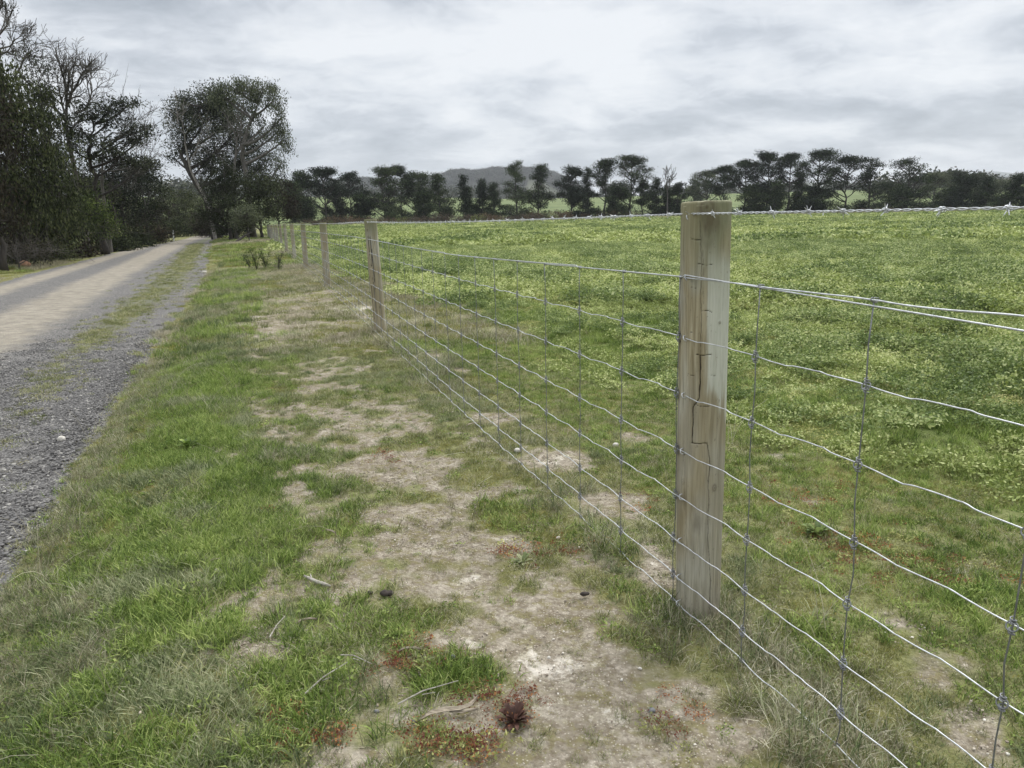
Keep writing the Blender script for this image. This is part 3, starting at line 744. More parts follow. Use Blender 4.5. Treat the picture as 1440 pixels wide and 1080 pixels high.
    scatter('pasture', CM, x, y, idx, rng.uniform(.7, 1.25, n), z=height(x, y) - .01, rng=rng, tilt=.05, label='pasture plants across the middle of the paddock')
    CF = []
    for k in range(3): CF.append(leafpatch(rng, 330, .9, .14, .32, bumps=7, upn=.4).mesh('c', M['clover']))
    for k in range(2): CF.append(leafpatch(rng, 330, .9, .14, .40, bumps=6, upn=.4).mesh('c', M['clover_dark']))
    n = 13000
    r = 33 * (172 / 33.) ** rng.random(n) ** .85; a = np.radians(rng.uniform(-22, 46, n)); x, y = r * np.sin(a), r * np.cos(a)
    Z = zones(x, y); pn2 = fbm(x * .25, y * .25, 85)
    k = (rng.random(n) < Z['field'] * (1 - .8 * sst(.3, .8, Z['worn']))) & (Z['r'] < 168); x, y, pn2, rr = x[k], y[k], pn2[k], Z['r'][k]; n = len(x)
    idx = np.where(pn2 > .57, rng.integers(3, 5, n), rng.integers(0, 3, n))
    scatter('pasture', CF, x, y, idx, rng.uniform(.7, 1.3, n) * (1 + .5 * sst(80, 160, rr)), z=height(x, y) - .05, rng=rng, tilt=.02, label='far green pasture towards the hedge')
    # --- red and orange creeping weeds
    mb = MB(); leafpatch(rng, 70, .04, .008, .016, mb); R1 = mb.mesh('r', M['red']); mb = MB(); leafpatch(rng, 60, .05, .010, .014, mb); R2 = mb.mesh('r', M['clover_yel'])
    X = []; Y = []
    for cx, cy, rx, ry, cnt in ((575, 925, 25, 12, 26), (645, 1055, 45, 16, 34), (410, 1030, 12, 20, 12), (700, 985, 30, 12, 16), (395, 720, 10, 4, 6), (450, 1035, 16, 10, 8), (720, 780, 16, 8, 8),
                                (1190, 760, 40, 12, 24), (1230, 770, 30, 10, 14), (1120, 700, 36, 10, 16), (1300, 800, 50, 16, 18), (1360, 800, 40, 12, 12), (1170, 790, 30, 10, 10), (900, 700, 30, 10, 8), (540, 645, 20, 5, 6), (775, 770, 30, 10, 10), (1170, 695, 20, 6, 8), (960, 1010, 40, 20, 8)):
        for i in range(int(cnt * 1.1)):
            p = gnd(cx + rng.normal(0, rx), cy + rng.normal(0, ry)); X.append(p[0]); Y.append(p[1])
    X = np.array(X); Y = np.array(Y); Z = zones(X, Y)
    scatter('red_weeds', [R1, R2, R1], X, Y, rng.integers(0, 3, len(X)), rng.uniform(.5, 1.2, len(X)), z=micro_h(X, Y, Z) + .002, rng=rng, label='tiny red and orange creeping weeds in the bare soil')
    # --- long dry stalks
    S = []
    for k in range(4):
        mb = MB()
        for i in range(4):
            L = rng.uniform(.12, .34); a = rng.uniform(0, 6.28); ln = rng.uniform(.2, 1.1); b0 = rng.normal(0, .02, 2)
            t = np.linspace(0, 1, 5); hx = L * t * np.sin(ln * (.4 + .6 * t)); hz = L * t * np.cos(ln * (.4 + .6 * t))
            mb.tube(np.stack([b0[0] + hx * math.cos(a), b0[1] + hx * math.sin(a), hz], 1), np.linspace(.0011, .0006, 5), 3, False)
        S.append(mb.mesh('s', M['dry']))
    n = 900; x, y = area_points(rng, n, 1.0, 9, -55, 50); Z = zones(x, y)
    k = rng.random(n) < (.05 + .85 * Z['dryb'] + .25 * Z['lush']) * sst(-.05, .1, Z['edge']) * (1 - Z['field']) * (1 - .6 * Z['bare']); x, y = x[k], y[k]; Z = {a: b[k] for a, b in Z.items()}; n = len(x)
    scatter('dry_stalks', S, x, y, rng.integers(0, 4, n), rng.uniform(.6, 1.2, n), z=micro_h(x, y, Z), rng=rng, label='long bleached grass stalks standing among the tufts')
    # --- loose gravel on the road, pale grit on the bare soil
    G = [pebble(rng, 1.0, rng.uniform(.5, .9)).mesh('p', M['gravel']) for i in range(6)]
    GP = []
    for i in range(5):
        mb = MB()
        for j in range(44):
            rr = rng.uniform(.004, .0115); pebble(rng, rr, .7, mb, (*rng.uniform(-.11, .11, 2), rr * .3))
        GP.append(mb.mesh('p', M['gravel']))
    n = 11000; v = rng.uniform(1.8, 13, n); u = rng.uniform(-7, .15, n); x = u * RN[0] + v * RD[0]; y = u * RN[1] + v * RD[1]; Z = zones(x, y)
    k = (rng.random(n) < sst(-.15, .5, .55 + (Z['road'] - .6)) * np.clip(1 - 1.25 * Z['tan'] + .9 * (fbm(x * 3, y * 3, 29) - .5), 0, 1) * (Z['edge'] < .03) * (1 - .6 * Z['strip']) * (1 - sst(6.5, 12.5, v)) * np.where(u > -2.05, 1, np.where(u > -2.4, .5, .22))) & (Z['road'] > .4); x, y = x[k], y[k]; n = len(x)
    scatter('road_gravel', GP, x, y, rng.integers(0, 5, n), rng.uniform(.7, 1.2, n), z=height(x, y) - .002, rng=rng, label='loose grey crushed stone on the edge of the road')
    GG = []
    for i in range(5):
        mb = MB()
        for j in range(34):
            rr = .0008 + .0035 * rng.random() ** 2.5 + (.004 * rng.random() if rng.random() < .02 else 0); pebble(rng, rr, .7, mb, (*rng.uniform(-.07, .07, 2), rr * .25))
        GG.append(mb.mesh('p', M['grit']))
    n = 15000; x, y = area_points(rng, n, .8, 6.5, -45, 48); Z = zones(x, y)
    k = rng.random(n) < np.clip(sst(.15, .7, Z['bare']) * np.clip(fbm(x * 4, y * 4, 91) * 3.2 - 1.35, 0, 1) + Z['pale'] * .9, 0, 1) * (1 - Z['field']) * sst(.1, .3, Z['edge'])
    x, y = x[k], y[k]; Z = {a: b[k] for a, b in Z.items()}; n = len(x)
    scatter('pale_grit', GG, x, y, rng.integers(0, 5, n), rng.uniform(.7, 1.3, n), z=micro_h(x, y, Z), rng=rng, label='fine pale quartz grit on the bare soil')


grasses()
# ------------------------------------------------------------------ fence
def on_fence(s, off=0.0):
    return P0 + FD * s + FN * off


def fground(s): return .045 * sst(2, 9, s) + .0 * np.asarray(s)


POST_R = 0.069
WOFF = -(POST_R + .0075)                      # wires run on the road side of the posts
cam_dir = -P0 / np.hypot(*P0)
PHC = math.atan2(cam_dir[1], cam_dir[0])


def wood_mat():
    mt, n, l, b = base_mat('treated_pine_post')
    tc = N(n, 'ShaderNodeTexCoord'); oi = N(n, 'ShaderNodeObjectInfo')
    addv = N(n, 'ShaderNodeVectorMath', operation='ADD'); l.new(tc.outputs['Object'], addv.inputs[0])
    cx = N(n, 'ShaderNodeCombineXYZ'); l.new(math_node(n, l, 'MULTIPLY', oi.outputs['Random'], 37), cx.inputs[0]); l.new(cx.outputs[0], addv.inputs[1])

    def nz(scale, st, detail=5, dist=0.0):
        mp = N(n, 'ShaderNodeMapping'); mp.inputs['Scale'].default_value = st; l.new(addv.outputs[0], mp.inputs[0])
        t = N(n, 'ShaderNodeTexNoise'); t.inputs['Scale'].default_value = scale; t.inputs['Detail'].default_value = detail; t.inputs['Distortion'].default_value = dist
        l.new(mp.outputs[0], t.inputs['Vector']); return t.outputs[0]

    def attr(nm):
        a = N(n, 'ShaderNodeAttribute'); a.attribute_name = nm; return a.outputs['Fac']
    grain = nz(22, (3.0, 3.0, .16), 6, 1.6); blot = nz(6, (1.2, 1.2, .45), 4, .4); fine = nz(140, (2, 2, .12), 4); pit = nz(90, (1, 1, .6), 3)
    wob = ramp(n, l, grain, [(0.25, (0.170, 0.138, 0.082)), (0.45, (0.270, 0.230, 0.145)), (0.62, (0.350, 0.308, 0.208)), (0.8, (0.44, 0.405, 0.30))])
    gry = ramp(n, l, grain, [(0.3, (0.25, 0.235, 0.185)), (0.7, (0.43, 0.415, 0.345))])
    c = mixc(n, l, maprange(n, l, blot, .40, .62, 0, .95), wob, gry)
    c = mixc(n, l, maprange(n, l, nz(2.6, (1, 1, .5), 3, .8), .50, .62, 0, .55), c, mixc(n, l, grain, (0.17, 0.143, 0.088), (0.30, 0.255, 0.165)))
    c = mixc(n, l, attr('sap'), c, mixc(n, l, grain, (0.37, 0.375, 0.305), (0.56, 0.56, 0.49)))
    c = mixc(n, l, maprange(n, l, fine, .55, .75, 0, .35), c, (0.12, 0.095, 0.062))
    c = mixc(n, l, maprange(n, l, pit, .66, .74, 0, .4), c, (0.10, 0.08, 0.055))
    c = mixc(n, l, math_node(n, l, 'MULTIPLY', attr('green'), maprange(n, l, blot, .25, .6, .45, 1.0)), c, mixc(n, l, fine, (0.10, 0.105, 0.052), (0.20, 0.20, 0.115)))
    c = mixc(n, l, math_node(n, l, 'MULTIPLY', attr('knot'), .85), c, (0.075, 0.055, 0.034))
    c = mixc(n, l, attr('crack'), c, (0.022, 0.017, 0.012))
    l.new(c, b.inputs['Base Color']); b.inputs['Roughness'].default_value = .85; b.inputs['Specular IOR Level'].default_value = .2
    bp = N(n, 'ShaderNodeBump'); bp.inputs['Strength'].default_value = .55; bp.inputs['Distance'].default_value = .0025
    l.new(math_node(n, l, 'ADD', grain, math_node(n, l, 'MULTIPLY', fine, .5)), bp.inputs['Height']); l.new(bp.outputs[0], b.inputs['Normal'])
    return mt


M['post'] = wood_mat()


def seg_dist(px, pz, poly):
    d = np.full(px.shape, 9.0)
    for (x0, z0), (x1, z1) in zip(poly[:-1], poly[1:]):
        vx, vz = x1 - x0, z1 - z0; L = vx * vx + vz * vz + 1e-12
        t = np.clip(((px - x0) * vx + (pz - z0) * vz) / L, 0, 1)
        d = np.minimum(d, np.hypot(px - x0 - t * vx, pz - z0 - t * vz))
    return d


def post_mesh(name, H, R, nt, nz, seed, cracks=(), knots=(), phc=0.0, flat=None):
    rng = np.random.default_rng(seed)
    th = np.arange(nt) * 2 * math.pi / nt
    zz = np.concatenate([np.linspace(-.25, H - .006, nz), [H - .002, H]]); rs = np.concatenate([np.ones(nz), [.985, .955]])
    TH, Zg = np.meshgrid(th, zz, indexing='xy')
    rel = (TH - phc + math.pi) % (2 * math.pi) - math.pi; S = R * rel
    rad = R * rs[:, None] * (1 + .025 * np.sin(2 * TH + seed) + .012 * np.sin(3 * TH + seed * 2)) + .0035 * (fbm(np.cos(TH) * 1.5 + Zg * 1.6, np.sin(TH) * 1.5 + 9, seed) - .5) * 2
    rad = rad + .0012 * (fbm(TH * 9, Zg * 3, seed + 3) - .5) * 2
    rad = rad * (1.012 - .016 * (1 - Zg / H))
    crack = np.zeros_like(rad); knot = np.zeros_like(rad)
    jit = .0030 * (fbm(S * 60, Zg * 22, seed + 8) - .5) * 2 + .0012 * (fbm(S * 200, Zg * 120, seed + 9) - .5) * 2
    for poly, w, dep in cracks:
        d = seg_dist(S + jit, Zg + jit * .6, poly); wv = w * (.35 + 1.1 * fbm(Zg * 14 + 3, S * 40, seed + 4)); g = np.exp(-(d / wv) ** 2)
        rad -= dep * g; crack = np.maximum(crack, np.clip(g * 1.25 - .1, 0, 1) * min(1, dep / .003))
    for ks, kz, kr, kh, st in knots:
        q = np.hypot((S - ks) / kr, (Zg - kz) / kh); ring = .5 + .5 * np.cos(q * 9)
        q = q + (.5 * (fbm(S * 120, Zg * 40, seed + 12) - .5) * 2 if st < 0 else 0)
        knot = np.maximum(knot, st * np.clip(1.25 - q, 0, 1) ** .6 * (.35 + .65 * ring) if st > 0 else -st * np.clip(1.3 - q, 0, 1)); rad += .003 * np.exp(-q * q) * max(st, 0)
    rim = (Zg > H - .012); Zt = np.where(rim, Zg - .004 * fbm(np.cos(TH) * 3 + 7, np.sin(TH) * 3, seed + 21) * (nt > 100), Zg)
    sap = sst(.004, .016, S + .012 * (fbm(S * 90, Zg * 5, seed + 6) - .5) * 2) * sst(.70, .76, Zg + .12 * (fbm(S * 70, Zg * 4, seed + 7) - .5) * 2 + .8 * S) * (1 - sst(H - .16, H - .08, Zg + .5 * S)) * .9 * (nt > 100)
    green = sst(H - .30, H - .02, Zg + .16 * (fbm(S * 22 + 3, Zg * 2, seed + 5) - .5)) * .85
    V = np.stack([rad * np.cos(TH), rad * np.sin(TH), Zt], -1).reshape(-1, 3)
    k = len(zz); i = np.arange(k - 1)[:, None] * nt; j = np.arange(nt)[None, :]; j2 = (j + 1) % nt
    Q = np.stack([i + j, i + j2, i + nt + j2, i + nt + j], -1).reshape(-1, 4)
    # sawn top: rings to the centre
    base = (k - 1) * nt; Vt = []; prev = base; n0 = len(V)
    Qs = [Q]
    for fr in (.8, .55, .3):
        ring = V[base:base + nt] * np.array([fr, fr, 1]) + np.array([0, 0, .001 * rng.random()]); Vt.append(ring)
        cur = n0 + (len(Vt) - 1) * nt; jj = np.arange(nt); Qs.append(np.stack([prev + jj, prev + (jj + 1) % nt, cur + (jj + 1) % nt, cur + jj], -1)); prev = cur
    V = np.vstack([V] + Vt + [np.array([[0, 0, H + .001]])]); T = np.stack([prev + np.arange(nt), prev + (np.arange(nt) + 1) % nt, np.full(nt, len(V) - 1)], -1)
    me = new_mesh(name, V, np.vstack(Qs), T, True, [M['post']])
    ex = np.zeros(3 * nt + 1); gr = np.full(3 * nt + 1, .6)
    for nm, arr, e in (('crack', crack, ex), ('knot', knot, ex), ('green', green, gr), ('sap', sap, ex)):
        a = me.attributes.new(nm, 'FLOAT', 'POINT'); a.data.foreach_set('value', np.concatenate([arr.ravel(), e]).astype(np.float32))
    return me


def build_fence():
    root = empty('wire_fence', (P0[0], P0[1], 0), 'round post farm fence with galvanised mesh and barbed top strand between verge and paddock', 'fence')
    org = np.array([P0[0], P0[1], 0.0])
    def loc(s, off, z): q = P0 + FD * s + FN * off; return np.array([q[0] - org[0], q[1] - org[1], z])
    rng = np.random.default_rng(3)
    # near post, its marks read from the photo
    fr_xy = P0 + cam_dir * POST_R
    def mk(px, py, y0=283.):
        t = (py - 283) / 577.; xc = 995.5 - 15.5 * t; hw = 35.5 - 5.5 * t
        return (POST_R * math.asin(max(-.97, min(.97, (px - xc) / hw))), z_at(px, py, fr_xy))
    z6 = lambda x, y: mk(880 + x / 3.6, 260 + y / 3.6)
    z7 = lambda x, y: mk(880 + x / 2.4556, 540 + y / 2.4556)
    cr = [([z6(388, 180), z6(390, 270), z6(392, 400), z6(388, 640), z6(386, 850)], .0010, .0020),
          ([z6(384, 858), z6(383, 980), z6(376, 1080), z7(237, 80), z7(234, 200)], .0016, .0050),
          ([z7(232, 203), z7(282, 204)], .0013, .004), ([z7(282, 204), z7(289, 260), z7(285, 330), z7(284, 420), z7(282, 560), z7(288, 700), z7(286, 800)], .0010, .0024),
          ([z6(342, 274), z6(388, 278)], .0010, .0026), ([z6(374, 396), z6(410, 403), z6(440, 402)], .0010, .0026), ([z6(338, 517), z6(365, 521)], .0009, .0022),
          ([z6(392, 637), z6(418, 633), z6(442, 641)], .0010, .0028), ([z6(368, 855), z6(400, 861), z6(436, 858)], .0012, .0032), ([z6(318, 962), z6(354, 966)], .0009, .0024), ([z6(436, 962), z6(456, 968)], .0008, .002),
          ([z7(240, 68), z7(266, 76), z7(300, 74)], .0009, .0024), ([z6(336, 745), z6(356, 744)], .0009, .002), ([z6(402, 330), z6(404, 430), z6(400, 600)], .0008, .0016),
          ([z6(300, 160), z6(304, 420), z6(312, 640), z6(318, 760)], .0009, .0015), ([z7(205, 200), z7(208, 500), z7(206, 760)], .0008, .0012), ([z6(495, 200), z6(500, 480), z6(492, 640)], .0007, .0010),
          ([z6(460, 210), z6(452, 300)], .0008, .0012), ([z6(520, 120), z6(522, 330)], .0007, .001)]
    kn = [(*z6(430, 170), .026, .045, -.75), (*z6(395, 120), .018, .02, -.5), (*z6(470, 190), .012, .035, -.6), (*z7(250, 480), .015, .03, -.45), (*z7(205, 400), .012, .03, -.35), (*z6(420, 112), .024, .030, 1.0), (*z6(476, 698), .004, .005, 1.0), (*z7(303, 362), .009, .014, .9), (*z7(200, 345), .007, .012, .5), (*z7(250, 470), .012, .02, .45), (*z6(425, 240), .022, .05, .35)]
    me = post_mesh('post', 1.239, POST_R, 300, 620, 4, cr, kn, PHC)
    p = link('post', me, root, loc(0, 0, 0)); p['label'] = 'nearest thick round timber post, weathered and split, with a green stained top'
    p.rotation_euler = (0.004, -0.012, 0)
    variants = []
    for k in range(4):
        rr = np.random.default_rng(60 + k); crk = []
        for c in range(5):
            s0 = rr.uniform(-.06, .06); z0 = rr.uniform(.1, .7); pts = [(s0 + rr.normal(0, .002), z0 + t * rr.uniform(.25, .5)) for t in (0, .4, 1)]; crk.append((pts, .003, .003))
        kk = [(rr.uniform(-.05, .05), rr.uniform(.2, 1.1), .010, .014, .9) for _ in range(4)]
        variants.append(post_mesh('post', 1.20, .065, 56, 110, 20 + k, crk, kk, PHC))
    for i in range(-1, 13):
        if i == 0: continue
        s = 6.35 * i + (0 if i < 1 else -.03)
        q = on_fence(s); z = float(height(q[0], q[1]))
        v = variants[(i * 7) % 4]
        p = link('post', v, root, loc(s, rng.normal(0, .01), max(z, 0) + .0 + rng.uniform(-.01, .01) + (.03 if i == 1 else 0)))
        p.rotation_euler = (rng.normal(0, .010), rng.normal(0, .012), (i * 1.1) if i > 1 else 0)
        if i == 1: p.rotation_euler = (-.012, -.03, 0); p.scale = (1.05, 1.05, .985)
    e = on_fence(78.5, -.6); p = link('post', variants[1], root, (e[0] - org[0], e[1] - org[1], float(height(e[0], e[1])))); p.scale = (1.6, 1.6, 1.3); p['label'] = 'tall strainer post at the far end'
    # line wires
    ZL = [1.03, .858, .690, .520, .376, .234, .114, .026]
    SK = .018; DS = .3545
    def wz(j, s):
        s = np.asarray(s, float)
        z = ZL[j] + fground(s) - (.010 * np.minimum(np.maximum(s, 0), 2.6) if j == 0 else 0)
        if j == 0: z = z - .006 * np.sin(np.clip((s + 6.35) % 6.35 / 6.35, 0, 1) * math.pi) * (s > 0)
        return z
    ss = np.concatenate([np.arange(-6.35, -1.8, .08), np.arange(-1.8, 7, .0115), np.arange(7, 16, .04), np.arange(16, 78.5, .3)])
    for j in range(8):
        ph = (ss - SK) / DS; f = ph - np.floor(ph)
        near = (ss < 16)
        kink = np.zeros_like(ss)
        cellr = np.random.default_rng(90 + j)
        A = cellr.uniform(.4, 1.4, 400); a1 = .33 + cellr.normal(0, .03, 400); a2 = .70 + cellr.normal(0, .03, 400)
        ci = (np.floor(ph).astype(int) + 30) % 400
        if j > 0:
            for aa, sg in ((a1, 1), (a2, -1)):
                t = (f - aa[ci]) * DS
                kink += .0042 * A[ci] * np.exp(-(t / .013) ** 2) * 1.0 * sg + .0035 * A[ci] * np.tanh(t / .012) * sg * .5
            kink += .004 * np.sin(ph * 2 * math.pi)
        else: kink += .0015 * np.sin(ph * 2 * math.pi) + np.where(ss < -.7, .004 * A[ci] * np.sin(ph * 6), 0)
        z = wz(j, ss) + kink * near * .5
        lat = WOFF + near * (.0025 * np.sin(ph * 2 * math.pi * 2 + j) + .003 * np.sin(ph * math.pi / 4.7 + j)) - .001
        pts = np.stack([FD[0] * ss + FN[0] * lat, FD[1] * ss + FN[1] * lat, z], 1)
        mb = MB(); r = .0018 if j == 0 else .0015
        mb.tube(pts, np.where(ss > 30, r * 1.6, np.where(ss > 1.2, r * 1.25, r)), 6, False); link('line_wire', mb.mesh('line_wire', M['wire'], True), root)
    # plain strand carried along the top of the mesh
    mb = MB(); zt = np.where(ss < 0, 1.036 + .027 * ss, wz(0, ss) + .0055 * np.exp(-((ss - .75) % 2.1) / .6)) + .001
    lat = WOFF - .004
    mb.tube(np.stack([FD[0] * ss + FN[0] * lat, FD[1] * ss + FN[1] * lat, zt], 1), .0019, 6, False); link('plain_wire', mb.mesh('plain_wire', M['wire'], True), root)
    # stays with their knots
    rest = MB(); cnt = 0
    for k in range(-18, 226):
        s = SK + DS * k
        if abs(s - round(s / 6.35) * 6.35) < .03 and k != 0: pass
        near = -2 < s < 9; mid = s < 20
        mb = MB(); r0 = .0015 if s < 25 else .0019
        rr = np.random.default_rng(500 + k); pts = []
        for j in range(8):
            q = .004 * rr.normal(0, 1) if near else 0
            z = float(wz(j, s)); pts.append((s + q * .6, z))
            if near and j < 7: zz = .5 * (z + float(wz(j + 1, s))); pts.append((s + q * .6 + rr.normal(0, .0018), zz))
        off = WOFF - .0038
        def W(s_, o, z): return [FD[0] * s_ + FN[0] * o, FD[1] * s_ + FN[1] * o, z]
        path = [W(a, off + (rr.normal(0, .001) if near else 0), b) for a, b in pts]
        mb.tube(path, r0, 5 if near else 3, near)
        if near or mid:
            for j in range(8):
                z = float(wz(j, s)); sj = pts[j * (2 if near else 1)][0]
                if near:
                    kt = 22 if abs(s) < 4 else 12
                    t = np.linspace(0, 1, kt)
                    if j in (0, 7):       # wrapped around the edge wire
                        a = t * 2 * math.pi * 2; mb.tube([W(sj - .006 + .012 * q, WOFF + .0046 * math.sin(w_), z + .0046 * math.cos(w_)) for q, w_ in zip(t, a)], .0014, 5, True)
                    else:
                        # coil on the stay above and below, and a loop round the line wire
                        for dz in (.004, -.016):
                            a = t * 2 * math.pi * 2.2; mb.tube([W(sj + .0048 * math.cos(w_), off + .0048 * math.sin(w_), z + dz + .012 * q) for q, w_ in zip(t, a)], .0013, 5, True)
                        a = t * 2 * math.pi; mb.tube([W(sj + .010 * math.cos(w_), off + .0045 * math.sin(w_) - .001, z + .0075 * math.sin(w_)) for w_ in a], .0014, 5, False)
                else:
                    mb.tube([W(sj, off, z + .012), W(sj, off, z - .012)], .0055, 5, True)
        if cnt < 100 and k >= -5: link('stay_wire', mb.mesh('stay_wire', M['wire_shaded'] if True else None, near), root); cnt += 1
        else: rest.V += mb.V; rest.Q += [q + rest.n for q in mb.Q]; rest.T += [q + rest.n for q in mb.T]; rest.mq += mb.mq; rest.mt += mb.mt; rest.n += mb.n
    o = link('stay_wire', rest.mesh('stay_wire', M['wire_shaded']), root); o['kind'] = 'stuff'
    # staples holding the mesh on the near posts
    for s0 in (0.0, 6.32, 12.67):
        for z in [1.195] + [float(wz(j, s0)) for j in range(8)]:
            mb = MB(); t = np.linspace(-1, 1, 9)
            mb.tube([[FD[0] * (s0 - .012 + .004 * q) + FN[0] * (WOFF - .004 - .003 * (1 - q * q) + .014 * q ** 6), FD[1] * (s0 - .012 + .004 * q) + FN[1] * (WOFF - .004 - .003 * (1 - q * q) + .014 * q ** 6), z + .009 * q] for q in t], .0016, 5, True)
            link('staple', mb.mesh('staple', M['wire'], True), root)
    # barbed strand
    mb = MB(); zb = lambda s: 1.204 + .3 * fground(s) - .010 * np.sin(np.clip((np.asarray(s) % 6.35) / 6.35, 0, 1) * math.pi)
    sn = np.concatenate([np.arange(-6.35, -2, .05), np.arange(-2, 9, .0045)])
    for ph in (0, math.pi):
        a = sn * 2 * math.pi / .046 + ph
        lat = WOFF + .0019 * np.cos(a); z = zb(sn) + .0019 * np.sin(a)
        mb.tube(np.stack([FD[0] * sn + FN[0] * lat, FD[1] * sn + FN[1] * lat, z], 1), .00135, 5, False)
    sf = np.arange(9, 78.6, .5); mb.tube(np.stack([FD[0] * sf + FN[0] * WOFF, FD[1] * sf + FN[1] * WOFF, zb(sf)], 1), np.where(sf > 30, .0042, .0032), 5, False)
    bw = link('barbed_wire', mb.mesh('barbed_wire', M['wire'], True), root)
    br = np.random.default_rng(77); nb = 0; sb = -2.1
    while sb < 20:
        b = MB(); z = float(zb(sb)); c = np.array(W(sb, WOFF, z)); near = sb < 6
        if near:
            t = np.linspace(0, 1, 16); a0 = br.uniform(0, 6.28)
            b.tube([np.array(W(sb - .005 + .010 * q, WOFF + .0045 * math.cos(a0 + q * 12.5), z + .0045 * math.sin(a0 + q * 12.5))) for q in t], .0011, 4, True)
        for m_ in range(4):
            a = br.uniform(0, 6.28); dd = np.array([0, 0, math.sin(a)]) + math.cos(a) * np.array([FN[0], FN[1], 0]) + np.array([FD[0], FD[1], 0]) * br.uniform(-.6, .6)
            dd /= np.linalg.norm(dd); L = br.uniform(.013, .018)
            b.tube([c + dd * .002, c + dd * L * .7, c + dd * L], [.0011 if near else .0018, .0010 if near else .0016, .0003], 4, True)
        if nb < 100: link('barb', b.mesh('barb', M['wire'], False), bw)
        nb += 1; sb += .115 + br.normal(0, .008)


build_fence()


# ------------------------------------------------------------------ trees
def bez(a, b, c, n=6):
    t = np.linspace(0, 1, n)[:, None]
    return (1 - t) ** 2 * a + 2 * t * (1 - t) * b + t * t * c


def tree_mesh_from_lobes(rng, base, trunk, tr, lobes, leaf, clump, wood, foliage, nleaf, flat=.6, droop=0.0, limb_r=.09, twig_r=.025, up=.2, ragged=1.0, k=6, wisp=0, leafasp=.45):
    """trunk: polyline of world points; lobes: (centre xyz, (rx, ry, rz), clumps)"""
    wb = MB(); fb_ = MB()
    trunk = np.asarray(trunk, float)
    tt = np.linspace(0, 1, 14); tl = np.linspace(0, 1, len(trunk))
    tp = np.stack([np.interp(tt, tl, trunk[:, i]) for i in range(3)], 1); H = tp[-1, 2] - tp[0, 2]
    tp[1:-1, :2] += rng.normal(0, .012 * H, (12, 2)) * np.sin(tt[1:-1, None] * math.pi)
    wb.tube(tp - base, tr * (1 - .82 * tt) + tr * .5 * np.exp(-tt * 18), k)
    for c, rad, ncl in lobes:
        c = np.array(c, float); rad = np.array(rad, float)
        hd = np.hypot(c[0] - tp[:, 0], c[1] - tp[:, 1]); want = c[2] - .55 * hd - rad[2] * .5
        i = int(np.argmin(np.abs(tp[:, 2] - want) + .15 * hd)); a = tp[i]
        midp = .5 * (a + c) + np.array([0, 0, -.12 * np.linalg.norm(c - a)]) + rng.normal(0, .06, 3) * np.linalg.norm(c - a)
        limb = bez(a, midp, c, 7); L = np.linalg.norm(c - a)
        lr = min(limb_r * (.5 + .12 * L), tr * .7); wb.tube(limb - base, np.linspace(lr, twig_r * 1.2, 7), 5, False)
        for j in range(ncl):
            d = rng.normal(size=3); d /= np.linalg.norm(d); q = c + d * rad * rng.uniform(.25, 1.0) ** .5 * (1 + ragged * np.clip(rng.normal(0, .10), -.2, .16))
            s = limb[rng.integers(3, 7)]; m2 = .5 * (s + q) + rng.normal(0, .08, 3) * np.linalg.norm(q - s) + np.array([0, 0, -.05 * np.linalg.norm(q - s)])
            if ncl < 400: wb.tube(bez(s, m2, q, 4) - base, np.linspace(twig_r, twig_r * .3, 4), 3, False)
            cs = clump * rng.uniform(.6, 1.35)
            n = int(nleaf * rng.uniform(.6, 1.3) * (cs / clump) ** 1.5)
            P_ = np.clip(rng.normal(size=(n, 3)), -1.6, 1.6) * np.array([cs, cs, cs * flat]) * .5 + q
            if droop: P_[:, 2] -= np.abs(rng.normal(0, droop, n))
            D = None if not droop else np.tile([0, 0, -1.4], (n, 1))
            fb_.leaves(P_ - base, leaf, leaf * leafasp, rng, up=up, D=D)
            for w in range(wisp):
                e = q + rng.normal(size=3) * cs * 1.3; wb.tube(np.array([q, .5 * (q + e) + rng.normal(0, .05, 3), e]) - base, [twig_r * .4, twig_r * .3, twig_r * .15], 3, False)
    return wb.mesh('trunk', wood, True), fb_.mesh('crown', foliage, False)


def tree_thing(kind, base, trunk_me, crown_me, label, cat='tree', group=None):
    r = empty(kind, base, label, cat, group)
    if trunk_me is not None: link('trunk', trunk_me, r)
    if crown_me is not None: link('crown', crown_me, r)
    return r


def px_frame(bx, dist):
    base = at_depth(bx, dist)
    return base


def pt(px, py, dist, dd=0.0):
    b = at_depth(px, dist + dd); return np.array([b[0], b[1], z_at(px, py, (b[0], b[1]))])


def lobes_px(lst, dist, rng, depth=1.0):
    out = []
    for L in lst:
        px, py, rx, ry, n = L[:5]; dd = L[5] if len(L) > 5 else rng.normal(0, .35) * rx * dist / FPX
        c = pt(px, py, dist, dd); m_ = dist / FPX
        out.append((c, (rx * m_, rx * m_ * depth, ry * m_), n))
    return out


def px_tree(kind, label, dist, bx, trunk_px, tr, lobes, seed, leaf, clump, wood, foliage, nleaf, group=None, cat='tree', **kw):
    rng = np.random.default_rng(seed)
    base = at_depth(bx, dist); base[2] -= .05
    trunk = [base] + [pt(x, y, dist, rng.normal(0, .01 * dist)) for x, y in trunk_px]
    tm, cm = tree_mesh_from_lobes(rng, base, trunk, tr, lobes_px(lobes, dist, rng), leaf, clump, M[wood], M[foliage], nleaf, **kw)
    return tree_thing(kind, base, tm, cm, label, cat, group)


